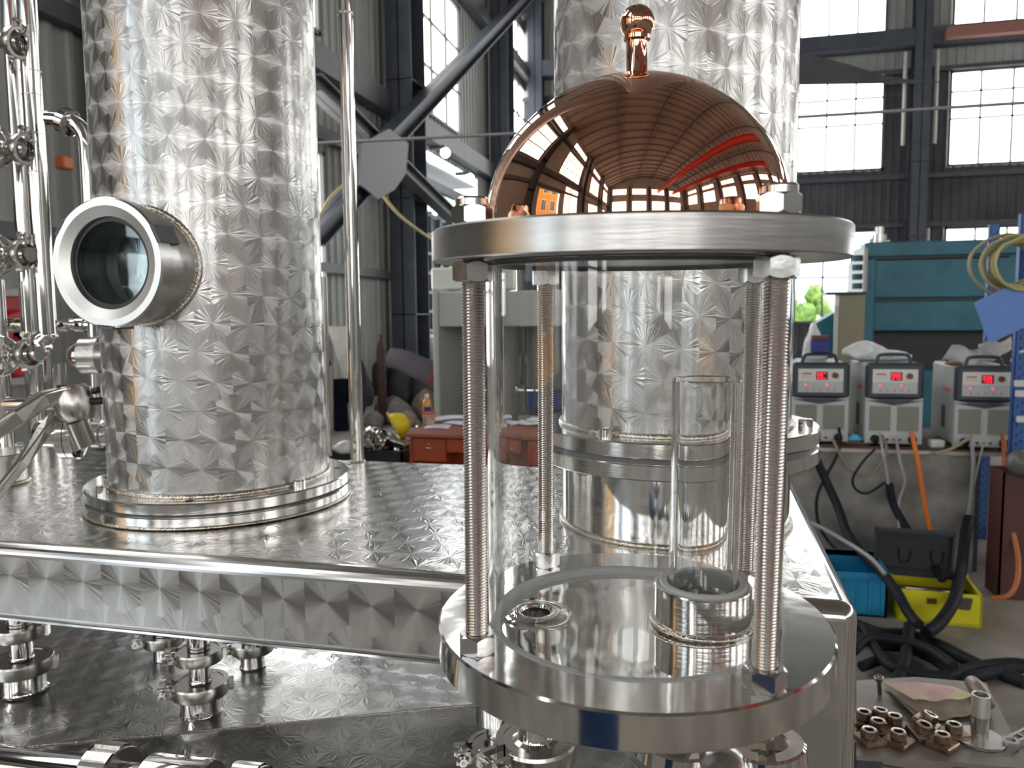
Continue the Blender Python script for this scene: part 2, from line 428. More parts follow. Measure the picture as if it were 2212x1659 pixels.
# roof: shallow barrel of sheet with arched ribs, gable fills
HALF = (XR-XL)/2; XC = (XR+XL)/2; RISE = 3.2
def roofz(x): return EAVE+.1+RISE*(1-((x-XC)/HALF)**2)
rm = MB(); NR = 64
vs = [(XL-.3+(XR-XL+.6)*i/NR, y, roofz(XL-.3+(XR-XL+.6)*i/NR)) for y in (YB-.3, YF+.3) for i in range(NR+1)]
rm.add(vs, [(i, i+1, NR+2+i, NR+1+i) for i in range(NR)], True); struct('ceiling', rm, M_roof)
gm = MB()
for y in (YB, YF):
    vs = []
    for i in range(33):
        x = XL+(XR-XL)*i/32; vs += [(x, y, EAVE), (x, y, roofz(x))]
    gm.add(vs, [(2*i, 2*i+2, 2*i+3, 2*i+1) for i in range(32)])
struct('trim_gable', gm, M_clad)
rb = MB(); y = YB+1
while y < YF:
    for i in range(20):
        xa = XL+(XR-XL)*i/20; xb = XL+(XR-XL)*(i+1)/20
        za, zb = roofz(xa)-.16, roofz(xb)-.16
        rb.add([(xa, y-.04, za), (xa, y+.04, za), (xb, y+.04, zb), (xb, y-.04, zb), (xa, y-.04, za+.14), (xa, y+.04, za+.14), (xb, y+.04, zb+.14), (xb, y-.04, zb+.14)],
               [(0, 1, 2, 3), (0, 3, 7, 4), (1, 5, 6, 2)])
    y += 1.5
struct('beam_roof_ribs', rb, M_girt)
pr = MB()
for x in (XL+3.6, XL+7.3, XC, XR-7.3, XR-3.6): pr.box(x-.06, x+.06, YB, YF, roofz(x)-.42, roofz(x)-.16)
struct('beam_roof_purlins', pr, M_girt)
# steel frame columns: H sections
def hcol(name, x, y, z0, z1, w, d, rotz=0):
    m = MB(); t = .02
    m.box(-w/2, w/2, -d/2, -d/2+t, z0, z1); m.box(-w/2, w/2, d/2-t, d/2, z0, z1); m.box(-t/2, t/2, -d/2, d/2, z0, z1)
    for z in (z0+1.6, z0+3.4, z0+5.2): m.box(-w/2, w/2, -d/2, d/2, z, z+.015)
    o = m.obj(name, M_colp, None, (x, y, 0), (0, 0, rotz)); o['kind'] = 'structure'; return o
for b in BAYS: hcol('column', XL+.38, b+.3, FL, EAVE+.2, .42, .62)
for b in BAYS: hcol('column', XR-.38, b+.3, FL, EAVE+.2, .42, .62)
for x in (-4.55, -3.4+.0, 5.05, 10.0, 14.6):
    if x != -3.4: hcol('column', x, YF-.35, FL, EAVE+.4, .38, .45, 0)
for x in (.3, 5.3, 10.4): hcol('column', x, YB+.35, FL, EAVE+.4, .38, .45, 0)
# girts and beams
gl = MB()
for z, t, d in ((3.42, .34, .22), (2.62, .16, .12), (6.68, .3, .24)): gl.box(XL+.03, XL+.03+d, YB, YF, z, z+t)
gl.box(XL+.03, XL+.18, YB, BAYS[5]+.6, .9, 1.02)
struct('beam_left_girts', gl, M_girt)
gf = MB(); gf.box(XL, XR, YF-.55, YF-.12, 6.72, 7.12); gf.box(XL, XR, YF-.2, YF-.05, 6.17, 6.27); gf.box(XL, XR, YF-.16, YF-.04, 3.6, 3.72)
gf.box(XL, XR, YF-.16, YF-.04, 2.4, 2.52); struct('beam_front_crane_runway', gf, M_colp)
M_dp = mat('pale_pvc', (.55, .54, .5), .5)
for x, z0, z1, lb in ((4.72, 4.4, 6.65, 'pale downpipe left of the dark far wall column'), (5.42, 4.4, 6.65, 'pale downpipe right of the dark far wall column'), (5.35, FL, 2.35, 'short pale downpipe low behind the teal press')):
    tag(MB().cyl((0, 0, 0), (0, 0, z1-z0), .05, 12).obj('downpipe', M_dp, None, (x, YF-.26, z0)), lb, 'pipe')
rg = MB(); rg.box(5.5, XR, YF-.8, YF-.56, 6.75, 7.0); tag(rg.obj('red_reflection_box', mat('reflected_red', (.30, .13, .11), .6)), 'red box drawn for a reflected light girder along the far wall under the top windows', 'streak')  # reddish light reflected on the wall, put in as a coloured box
for x, z in ((7.6, 6.9), (12.2, 6.9)):
    m = MB(); m.box(x-.2, x+.2, YB, 9, z, z+.06); m.box(x-.2, x+.2, YB, 9, z+.64, z+.7); m.box(x-.03, x+.03, YB, 9, z, z+.7)
    tag(m.obj('crane_beam', M_red), 'red overhead crane beam mirrored in the copper dome', 'beam', 'red overhead crane beams')
# wall bracing on the left wall
def beam_between(name, a, b, w, h, mt_, parent=None):
    a, b = Vector(a), Vector(b); L_ = (b-a).length; t = (b-a).normalized(); s_ = Vector((1, 0, 0)); u_ = t.cross(s_).normalized()
    M = Matrix(((t.x, s_.x, u_.x, a.x), (t.y, s_.y, u_.y, a.y), (t.z, s_.z, u_.z, a.z), (0, 0, 0, 1)))
    m = MB(); m.box(0, L_, -w/2, w/2, -h/2, -h/2+.02, M); m.box(0, L_, -w/2, w/2, h/2-.02, h/2, M); m.box(0, L_, -.012, .012, -h/2, h/2, M)
    return m.obj(name, mt_, parent)
br = thing('wall_bracing', 'dark steel cross bracing meeting at a gusset plate on the left wall column', 'bracing')
XB = -4.25
g = onx(832, 325, XB)
beam_between('brace', onx(800, 345, XB), onx(1145, -15, XB), .22, .26, M_colp, br)
beam_between('brace', onx(676, 178, XB), onx(1010, 500, XB), .2, .2, M_girt, br)
beam_between('brace', onx(828, 352, XB), onx(680, 512, XB), .2, .24, M_colp, br)
m = MB(); pts = [onx(px, py, XB+.13) for px, py in ((778, 310), (838, 278), (880, 310), (874, 375), (850, 410), (815, 430), (776, 400))]
m.prism([(p.y, p.z) for p in pts], -.02, .02, Matrix(((0, 0, 1, XB+.13), (1, 0, 0, 0), (0, 1, 0, 0), (0, 0, 0, 1)))); m.obj('gusset_plate', mat('gusset_paint', (.11, .12, .135), .55), br)
# gate canopy and things beyond the gate
gy0, gy1 = BAYS[5]+.75, BAYS[5]+5.55
cn = thing('gate_canopy', 'ribbed white canopy sloping outside the open gate', 'canopy')
m = MB()
for i in range(26):
    y = gy0+(gy1-gy0)*i/26; m.box(XL-2.6, XL-.02, y, y+.12, 3.12, 3.16)
m.box(XL-2.6, XL-.1, gy0, gy1, 3.16, 3.2); m.obj('ribbed_sheet', mat('canopy_sheet', (.75, .73, .72), .5), cn)
MB().box(XL-2.7, XL-2.6, gy0, gy1, 3.0, 3.25).obj('fascia', M_bar, cn)
M_wh = mat('white_render', (.80, .80, .78), .8, var=.04, vscale=.6); M_paleglass = mat('dark_window_glass', (.08, .13, .14), .1); M_green = mat('green_film', (.45, .62, .30), .5)
struct('ground', MB().box(-80, XL-.2, -60, 90, FL-.3, FL-.05), mat('bright_concrete_yard', (.62, .61, .58), .8, var=.1, vscale=.5))
struct('ground_beyond', MB().box(XL-.2, 60, YF+.2, 90, FL-.3, FL-.05), mat('far_yard', (.62, .61, .55), .8, var=.1, vscale=.5))
bd = thing('white_building', 'pale rendered building with green window seen through the open gate', 'building', (-22, 40, FL))
MB().box(-6, 6, -12, 6, 0, 9).obj('building_wall', M_wh, bd)
p = onx(938, 395, -16); 
for (a, b, c, d, mm) in ((912, 950, 390, 432, M_paleglass), (950, 978, 390, 432, M_green)):
    q0, q1 = onx(a, d, -15.95), onx(b, c, -15.95)
    MB().box(6.0, 6.08, min(q0.y, q1.y)-40, max(q0.y, q1.y)-40, min(q0.z, q1.z)-FL, max(q0.z, q1.z)-FL).obj('window', mm, bd)
# stake truck standing at the gate
M_truck = mat('truck_paint', (.13, .15, .18), .45); M_tape = mat('reflective_tape', (.75, .70, .68), .4); M_tape2 = mat('red_tape', (.7, .12, .10), .4)
tk = thing('stake_truck', 'blue-grey lorry side of caged bars parked in the gateway', 'truck', (XL-.9, 0, FL))
ty0, ty1 = 12.35, 18.4; tz0, tz1 = 1.25, 3.75
m = MB(); m.box(-.10, -.04, ty0, ty1, tz0, tz1); m.obj('side_panel', mat('truck_sheet', (.17, .185, .2), .5), tk)
for i in range(11):
    y = ty0+(ty1-ty0)*i/10; MB().box(-.03, .05, y-.035, y+.035, tz0-.1, tz1+.1).obj('stake', M_truck, tk)
for j in range(7):
    z = tz0+(tz1-tz0)*j/6; MB().box(.05, .08, ty0, ty1, z-.03, z+.03).obj('rail', M_truck, tk)
for i in range(16):
    y = ty0+(ty1-ty0)*i/16; MB().box(.08, .09, y, y+.19, tz0-.16, tz0-.06).obj('tape_strip', M_tape if i % 2 else M_tape2, tk)
MB().box(-1.2, .0, ty0, ty1, .55, 1.1).obj('chassis', M_black, tk)
MB().box(.02, .05, 15.6, 16.3, .62, 1.05).obj('yellow_plate', mat('yellow_plate', (.7, .45, .1), .5), tk)
for y in (13.3, 17.2):
    m = MB(); m.cyl((-.4, y, .45), (0.02, y, .45), .45, 28); m.cyl((.0, y, .45), (.04, y, .45), .25, 20); m.obj('wheel', M_black, tk)
# orange building, pole and tree outside the gate beside the camera (seen mirrored)
M_or = mat('orange_render', (.80, .36, .06), .7)
ob = thing('orange_building', 'orange building with white framed windows mirrored at the dome left', 'building', (XL-7, .5, FL))
MB().box(-4, 0, -9, 4.5, 0, 9).obj('building_wall', M_or, ob)
for k in range(6):
    for z in (.9, 3.6, 6.2):
        f = MB().box(0, .06, -8.4+k*2.1, -7.2+k*2.1, z, z+1.7).obj('window', M_wh, ob); 
        MB().box(.06, .09, -8.3+k*2.1, -7.85+k*2.1, z+.1, z+1.6).box(.06, .09, -7.75+k*2.1, -7.3+k*2.1, z+.1, z+1.6).obj('pane', M_paleglass, f)
pl = thing('utility_pole', 'concrete utility pole with crossarms mirrored in the round sight glass', 'pole', (-12.3, -12.6, FL))
MB().cyl((0, 0, 0), (0, 0, 9), .16, 12, .11).obj('mast', M_wh, pl)
for z in (8.4, 7.5, 6.6): MB().box(-.9, .9, -.05, .05, z, z+.1).obj('crossarm', M_girt, pl)
def blob_tree(name, label, cat, x, y, h, r, n=60, seed=1, col=(.10, .26, .05)):
    t = thing(name, label, cat, (x, y, FL)); rd = random.Random(seed)
    MB().cyl((0, 0, 0), (0, 0, h*.6), r*.08, 8, r*.05).obj('trunk', mat('bark', (.12, .09, .06), .9), t)
    m = MB()
    for i in range(n):
        a, b_, q = rd.random()*6.28, rd.uniform(-1, 1), rd.random()**.4*r
        m.sphere((q*math.cos(a)*math.sqrt(1-b_*b_), q*math.sin(a)*math.sqrt(1-b_*b_), h*.7+q*b_*.8), r*.22, 7, 5, wob=.35, seed=i)
    m.obj('foliage', mat('leaf_green', col, .7, var=.5, vscale=6), t)
blob_tree('tree', 'round green tree mirrored low in the round sight glass', 'tree', -15.3, -16.4, 2.0, 1.0)
blob_tree('bush', 'yellow-green bush outside the clear far window', 'bush', 2.6, 27.5, 2.2, 1.3, 40, 4, (.30, .45, .10))
tag(MB().box(-3, 9, 31, 31.3, FL, 1.1).obj('boundary_wall', M_wh), 'white boundary wall beyond the far window', 'wall')

# ------------------------------------------------------------------ steel tank with its top and apron
tank = thing('steel_tank', 'long low engine turned stainless tank carrying the two big columns', 'tank', (0, 0, 0))
X0, X1, Y0, Y1 = -2.6, .172, .92, 1.652; RO = .019
def topf(u, v):
    return (X0+(X1-RO-X0)*u, Y0+RO+(Y1-Y0-2*RO)*v, 0)
MB().grid(topf, 4, 4).obj('top_sheet', M_jtop, tank)
m = MB(); K = 8
def roll(m, ax):
    for i in range(K):
        a0, a1 = PI/2*i/K, PI/2*(i+1)/K
        if ax == 'f':
            f = lambda a, x: (x, Y0+RO-RO*math.sin(a), -RO+RO*math.cos(a))
            m.add([f(a0, X0), f(a0, X1-RO), f(a1, X1-RO), f(a1, X0)], [(0, 1, 2, 3)][::-1], True)
        elif ax == 'b':
            f = lambda a, x: (x, Y1-RO+RO*math.sin(a), -RO+RO*math.cos(a))
            m.add([f(a0, X0), f(a0, X1-RO), f(a1, X1-RO), f(a1, X0)], [(0, 1, 2, 3)], True)
        else:
            f = lambda a, y: (X1-RO+RO*math.sin(a), y, -RO+RO*math.cos(a))
            m.add([f(a0, Y0+RO), f(a0, Y1-RO), f(a1, Y1-RO), f(a1, Y0+RO)], [(0, 1, 2, 3)], True)
roll(m, 'f'); roll(m, 'b'); roll(m, 'r')
m.sphere((X1-RO, Y0+RO, -RO), RO, 24, 16)
m.obj('rolled_edge', mat('rolled_steel', (.66, .65, .63), .16, 1), tank)
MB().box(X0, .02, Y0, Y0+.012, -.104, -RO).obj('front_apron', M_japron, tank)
m = MB(); m.cyl((X0, Y0+.012, -.106), (.02, Y0+.012, -.106), .011, 14); m.box(X0, .02, Y0+.012, Y0+.03, -.118, -.105); m.obj('apron_lip', M_satin, tank)
M_side = mat('side_sheet', (.62, .61, .58), .17, 1, bump=.5, bscale=5, bdist=.02)
MB().box(.02, X1-RO, Y0, Y0+.01, -.95, -RO).obj('front_panel', M_side, tank)
MB().cyl((X1-RO, Y0+RO, -.95), (X1-RO, Y0+RO, -RO), RO, 24).obj('corner_edge', M_pol, tank)
MB().box(X1-.01, X1, Y0+RO, Y1, -.95, -RO).obj('side_panel', M_side, tank)
MB().box(X0, .02, Y0+.03, Y1, -.13, -.118).obj('bottom_sheet', M_pipe, tank)  # unseen underside, given a mirror finish to pass window light to the shelf
MB().box(X0, .16, Y1-.012, Y1, -.13, -RO).obj('rear_panel', M_satin, tank)
# lower shelf: flat behind, sloping down in front, gently buckled
shelf = thing('lower_shelf', 'buckled engine turned shelf sheet below the tank front', 'shelf', (0, 0, 0))
ZS = -.28
def yb_(x): return max(.62, min(1.30, 1.129+.438*(x+.354)))
def shf(u, v):
    x = -2.6+2.6*u+.015
    w = (.0035*math.sin(x*9+1.2)*math.sin(v*24)+.002*math.sin(x*23+v*31))
    y = yb_(x)+(1.85)*v  # rear length out of view, added to bounce window light onto the shelf
    return (x, y, ZS+w*math.sin(PI*min(1, v*10)/2))
def shf2(u, v):
    x = -2.6+2.6*u+.015; yb = yb_(x); y = yb-(.6+.12*x)*v
    return (x, y, ZS-.075*v+.003*math.sin(x*11)*math.sin(v*5))
MB().grid(shf, 110, 90).obj('rear_sheet', M_jshelf, shelf)
MB().grid(shf2, 110, 24).obj('front_sheet', M_jshelf, shelf)
m = MB(); m.tube([(shf(i/30, 0)[0], shf(i/30, 0)[1], ZS+.001) for i in range(31)], .0016, 6, sub=1); m.obj('weld_seam', M_weld, shelf)

# ------------------------------------------------------------------ cap screws, flanges, columns
def hexpts(r, a=0): return [(r*math.cos(a+PI/3*i), r*math.sin(a+PI/3*i)) for i in range(6)]
def capscrew(parent, x, y, z, r=.0105, h=.0135):
    m = MB(); M = Matrix.Translation((x, y, z))
    m.lathe([(r, 0), (r, h-.0015), (r-.0015, h), (r*.55, h), None, (r*.5, h-.005)], 24, M)
    m.disc(r*.5, h-.005, 6, M)
    o = m.obj('cap_screw', M_nut, parent); 
    m = MB(); m.prism(hexpts(r*.5), h-.0049, h-.0045, M); m.obj('hex_socket', M_dark, o); return o
def weld_ring(parent, R, z, r=.004, n=180, name='weld_bead'):
    m = MB(); vs = []; fs = []; k = 8
    for i in range(n*2):
        a = PI*i/n; rr = r*(1+.12*(i % 2)); 
        for j in range(k):
            b = 2*PI*j/k; q = R+rr*math.cos(b); vs.append((q*math.cos(a), q*math.sin(a), z+rr*.8*math.sin(b)))
    N_ = n*2
    for i in range(N_):
        for j in range(k): fs.append((i*k+j, ((i+1) % N_)*k+j, ((i+1) % N_)*k+(j+1) % k, i*k+(j+1) % k))
    m.add(vs, fs, True); return m.obj(name, M_weld, parent)
def flange_pair(t, R, Rin, z0, th, gap, hole_angles, screw_angles, lowz=None):
    zt = z0+2*th+gap
    MB().lathe([(Rin, z0), None, (R-.002, z0), (R, z0+.002), None, (R, z0+th-.002), (R-.002, z0+th), None, (Rin, z0+th)], 128).obj('flange_ring', M_brushring, t)
    MB().lathe([(R-.006, z0+th), (R-.006, z0+th+gap)], 96).obj('gasket', M_gasketdark, t)
    MB().lathe([(Rin, zt-th), None, (R-.002, zt-th), (R, zt-th+.002), None, (R, zt-.002), (R-.002, zt), None, (Rin, zt)], 128).obj('flange_ring', M_brushring, t)
    for a in hole_angles:
        a = math.radians(a); M = Matrix.Translation(((R-.021)*math.cos(a), (R-.021)*math.sin(a), 0))
        m = MB(); m.disc(.0065, zt+.0004, 20, M); m.obj('bolt_hole', M_dark, t)
    for a in screw_angles:
        a = math.radians(a); capscrew(t, (R-.021)*math.cos(a), (R-.021)*math.sin(a), zt)
    return zt
M_brushring = mat('polished_flange', (.68, .67, .64), .14, 1, bump=.1, bscale=50, bdist=.001, stretch=(1, 1, 8))

LC = (-.853, 1.25); RC_ = (-.053, 1.28)
lc = thing('left_column', 'tall engine turned steel column with round sight glass on a bolted flange', 'column', (*LC, 0))
zt = flange_pair(lc, .226, .17, .002, .0185, .0035, (-70, -163, 29, 75), (-20, -120, 120))
weld_ring(lc, .226, .0035, .003)
weld_ring(lc, .187, zt+.002, .0055)
MB().lathe([(.187, zt), (.187, 2.6)], 160).obj('column_shell', M_jcol, lc)
# sight glass facing -Y
sg = Matrix.Translation((0, -.187, .41)) @ Matrix.Rotation(PI/2, 4, 'X')    # local +z = -Y
SGR = .0955
def cut(R, zc, seg=96):      # neck meeting the column surface
    m = MB(); vs = []; fs = []
    for i in range(seg):
        a = 2*PI*i/seg; x, z = R*math.cos(a), R*math.sin(a)
        yb = -math.sqrt(max(0, .187**2-x*x)); vs += [(x, yb, zc+z), (x, -.187-.03, zc+z)]
    for i in range(seg): j = (i+1) % seg; fs.append((2*i, 2*j, 2*j+1, 2*i+1))
    m.add(vs, fs, True); return m
cut(.087, .41).obj('sight_neck', M_satin, lc)
m = MB(); vs = []; fs = []; n = 150; k = 8
for i in range(n):
    a = 2*PI*i/n; rr = .0042*(1+.2*(i % 2)); R = .089
    c = Vector((R*math.cos(a), -math.sqrt(.187**2-(R*math.cos(a))**2)-.001, .41+R*math.sin(a)))
    rad = Vector((math.cos(a), 0, math.sin(a))); ax = Vector((0, -1, 0))
    for j in range(k): b = 2*PI*j/k; vs.append(c+rad*rr*math.cos(b)+ax*rr*math.sin(b))
for i in range(n):
    for j in range(k): fs.append((i*k+j, ((i+1) % n)*k+j, ((i+1) % n)*k+(j+1) % k, i*k+(j+1) % k))
m.add(vs, fs, True); m.obj('weld_bead', M_weld, lc)
hb = .0195
m = MB(); m.lathe([(.086, .028), (.091, .028), None, (.091, hb+.028), None, (SGR-.002, hb+.03), (SGR, hb+.032), None, (SGR, .072), (SGR-.0025, .0745)], 120, sg)
m.obj('union_nut', M_satin, lc)
for a in (25, 145, 265):          # spanner slots cut in the nut
    a = math.radians(a); M = sg @ Matrix.Rotation(a, 4, 'Z'); MB().box(SGR-.004, SGR+.0012, -.014, .014, .03, .0745, M).obj('spanner_slot', M_gasketdark, lc)
MB().lathe([(SGR-.0025, .0745), None, (.083, .0745), None, (.068, .068), None, (.068, .058)], 120, sg).obj('face_ring', M_ring, lc)
MB().lathe([(.068, .0625), None, (.061, .0625), (.0605, .045)], 96, sg).obj('seal_ring', M_black, lc)
m = MB(); m.lathe([(.0675, .060), (.0675, .050)], 96, sg); m.disc(.0675, .060, 96, sg); m.disc(.0675, .050, 96, sg, True); m.obj('glass_disc', M_sight, lc)
m = MB(); m.lathe([(.061, .046), (.06, .0), (.0, -.02)], 64, sg); m.obj('dark_interior', mat('sight_interior', (.05, .055, .06), .35), lc)

rc = thing('right_column', 'tall engine turned steel column behind the glass vessel on polished base', 'column', (*RC_, 0))
MB().lathe([(.184, 0), (.184, .106)], 160).obj('base_shell', M_pol, rc)
weld_ring(rc, .185, .003, .0045)
zt = flange_pair(rc, .226, .17, .104, .0225, .007, (75, 24, 130), (-114, -12, 95))
weld_ring(rc, .184, zt+.002, .0055)
m = MB(); a = math.radians(-114); m.cyl((.205*math.cos(a), .205*math.sin(a), .092), (.205*math.cos(a), .205*math.sin(a), .105), .006, 14); m.obj('screw_end', M_rod, rc)
MB().lathe([(.184, zt), (.184, 2.6)], 160).obj('column_shell', M_jcol, rc)

# ------------------------------------------------------------------ glass vessel with copper dome
gv = thing('glass_vessel', 'glass cylinder vessel between two flanges under a polished copper dome', 'vessel', (-.054, .6025, .0953), (.020, .0084, 0))
H = .272; TH = .0224; R = .150
M_pf = mat('mirror_flange', (.70, .685, .66), .09, 1, bump=.12, bscale=30, bdist=.0015)
m = MB(); m.lathe([(.112, -.012), None, (.112, 0), None, (R-.0015, 0), (R, -.0015), None, (R, -.0245), (R-.0015, -.026), None, (.06, -.026)], 160); m.disc(.062, -.026, 48, None, True); m.obj('lower_flange', M_pf, gv)
def discf(u, v):
    r_ = .1035*v; a = 2*PI*u; x, y = r_*math.cos(a), r_*math.sin(a)
    d = math.hypot(x+.0754, y+.002); z = -.006+.004*math.exp(-((d-.0165)/.006)**2)-.0015*math.exp(-(d/.05)**2)
    return (x, y, z-.0012*math.cos(v*3))
m = MB(); vs = []; fs = []; nr_, na = 40, 120
for j in range(nr_+1):
    for i in range(na): vs.append(discf(i/na, j/nr_))
for j in range(nr_):
    for i in range(na):
        q = (j*na+i, j*na+(i+1) % na, (j+1)*na+(i+1) % na, (j+1)*na+i)
        c = Vector((0, 0, 0))
        for t_ in q: c += Vector(vs[t_])/4
        if math.hypot(c.x+.0754, c.y+.002) < .0125: continue
        fs.append(q)
m.add(vs, fs, True); m.obj('mirror_plate', mat('mirror_plate', (.76, .745, .72), .04, 1, bump=.12, bscale=14, bdist=.002), gv)
m = MB(); M = Matrix.Translation((-.0754, -.002, 0)); m.lathe([(.0175, -.0065), (.0155, -.0035), (.0132, -.003), (.0118, -.0055), (.0115, -.012), (.0115, -.09)], 48, M); m.disc(.0115, -.09, 32, M); m.obj('drain_hole', M_pol, gv)
MB().lathe([(.112, -.008), (.1118, -.001), (.1105, .0005), None, (.1035, .0), (.1025, -.0015), None, (.1025, -.0065)], 128).obj('lower_gasket', M_gasket, gv)
m = MB(); m.lathe([(.1115, 0), (.1115, H), None, (.1075, H), None, (.1075, 0), None, (.1115, 0)], 160); m.obj('glass_cylinder', M_glass, gv)
MB().lathe([(.1125, H-.0005), None, (.1125, H-.003), (.104, H-.003), None, (.104, H)], 96).obj('upper_gasket', M_gasketdark, gv)
M_tf = mat('brushed_flange', (.48, .47, .455), .27, 1, var=.10, vscale=9, bump=.10, bscale=30, bdist=.001, stretch=(1, 1, 14))
R2 = .1502
m = MB(); m.lathe([(R2-.001, H), (R2, H+.001), None, (R2, H+TH-.0015), (R2-.0015, H+TH), None, (.10, H+TH)], 160); m.lathe([(.095, H+.0002), (R2-.001, H+.0002)], 128); m.disc(.097, H+.0002, 64, None, True); m.obj('upper_flange', M_tf, gv)
# the dome
DR = .111; zb = H+TH
prof = [(DR+.0035, zb), (DR+.0015, zb+.0012), (DR, zb+.004)]
for i in range(1, 60):
    t = PI/2*i/60; prof.append((DR*math.cos(t), zb+.004+.1075*math.sin(t)))
prof.append((.0095, zb+.004+.1072)); 
m = MB(); m.lathe(prof, 192); m.disc(.0097, zb+.1112, 32); dome = m.obj('copper_dome', M_copper, gv)
kz = zb+.108
m = MB()
ball = [(.0125*math.cos(t), kz+.0405+.0125*math.sin(t)) for t in [math.radians(q) for q in range(-46, 91, 8)]]
m.lathe([(.0125, kz+.0005), (.0115, kz+.002), (.0088, kz+.0035), (.0078, kz+.006), (.0078, kz+.027), None, (.0095, kz+.0285), (.0097, kz+.031)]+ball+[(.0001, kz+.053)], 64)
m.obj('knob', M_copper, dome)
# inner measuring tube in its cup
CXl, CYl = .0545, .0105; M = Matrix.Translation((CXl, CYl, -.006))
weld_ring_cup = MB()
m = MB(); m.lathe([(.0372, 0), (.0372, .0305), (.0365, .0315), None, (.034, .0315), None, (.0335, .028), (.0335, .005)], 96, M); m.obj('tube_cup', M_brushring, gv)
o = weld_ring(gv, .0385, 0, .0022, 90); o.location = (CXl, CYl, -.0035)
m = MB(); m.lathe([(.0338, .027), (.0335, .0325), (.0325, .034), None, (.028, .0335), (.0275, .031), None, (.0275, .02)], 80, M); m.obj('cup_gasket', M_gasket, gv)
m = MB(); m.lathe([(.0262, .012), (.0262, .190), (.0256, .191), (.0238, .191), (.0232, .190), (.0232, .012)], 96, M); m.lathe([(.0232, .012), (.0262, .012)], 96, M); m.obj('inner_glass_tube', M_glass, gv)
# threaded rods with hex nuts
def thread(m, r, z0, z1, pitch=.00212, n=28):
    prof = []; z = z0
    while z < z1:
        prof += [(r*.87, z), (r*.87, z+pitch*.18), (r, z+pitch*.46), (r, z+pitch*.64)]; z += pitch
    vs = []; fs = []
    for rr, h in prof:
        for i in range(n): a = 2*PI*i/n; vs.append((rr*math.cos(a), rr*math.sin(a), h+pitch*i/n))
    for k_ in range(len(prof)-1):
        for i in range(n): j = (i+1) % n; fs.append((k_*n+i, k_*n+j, (k_+1)*n+j, (k_+1)*n+i)) if j else None
    # close the seam by shifting one pitch (4 profile steps)
    for k_ in range(len(prof)-5): fs.append((k_*n+n-1, (k_+4)*n, (k_+5)*n, (k_+1)*n+n-1))
    m.add(vs, fs, True); m.disc(r*.87, z1+pitch*.9, n); return m
def hexnut(m, af, h, z0, bore, dome_top=False):
    # hexagon with chamfered corners, built as rings
    n = 48; rc = af/math.sqrt(3)
    def rad(a): 
        q = (a+PI/6) % (PI/3)-PI/6; return (af/2)/math.cos(q)
    rings = []
    ch = (rc-af/2)*.95
    for i_ in range(2): pass
    vs = []; fs = []
    def ring(f): 
        o_ = len(vs)
        for i in range(n): a = 2*PI*i/n; r_, z_ = f(a); vs.append((r_*math.cos(a), r_*math.sin(a), z_))
        return o_
    def cham(a): return max(0, (rad(a)-af/2*1.0))/(rc-af/2)*ch
    r = [ring(lambda a: (af/2*.96, z0)), ring(lambda a: (rad(a)*.999, z0+cham(a)+.0002)), ring(lambda a: (rad(a)*.999, z0+h-cham(a)-.0002)), ring(lambda a: (af/2*.96, z0+h)), ring(lambda a: (bore, z0+h))]
    for a_, b_ in zip(r[:-1], r[1:]):
        for i in range(n): j = (i+1) % n; fs.append((a_+i, a_+j, b_+j, b_+i))
    fs.append([r[0]+i for i in range(n)][::-1])
    m.add(vs, fs, False)
    m.lathe([(bore, z0+h), (bore, z0+h*.5)], 24)
    return m
RODS = ((-138, .1335), (-46.2, .1345), (132.6, .133), (43.3, .130))
rod_me = thread(MB(), .0078, -.012, H+.03).mesh('threaded_rod', M_rod)
nut_me = hexnut(MB(), .024, .0135, 0, .0081).mesh('hex_nut', M_nut)
m = MB(); hexnut(m, .024, .0125, 0, .0075); m.lathe([(.0112, .0125), (.0112, .0165), (.010, .018), None, (.0072, .018), (.0072, .014)], 40); m.disc(.0072, .0145, 24); lock_me = m.mesh('lock_nut', M_nut)
NRZ = ((.30, .02, .96), (.40, .69, .10), (.52, .35, .2), (.1, .55, .4))
for k_, (a, rr) in enumerate(RODS):
    a = math.radians(a); x, y = rr*math.cos(a), rr*math.sin(a)
    o = D.objects.new('threaded_rod', rod_me); C.objects.link(o); o.parent = gv; o.location = (x, y, 0)
    for (nm, me, z, rz) in (('hex_nut', nut_me, 0, NRZ[k_][0]), ('hex_nut', nut_me, H-.0135-.0015, NRZ[k_][1]), ('lock_nut', lock_me, zb, NRZ[k_][2])):
        o = D.objects.new(nm, me); C.objects.link(o); o.parent = gv; o.location = (x, y, z); o.rotation_euler = (0, 0, rz)

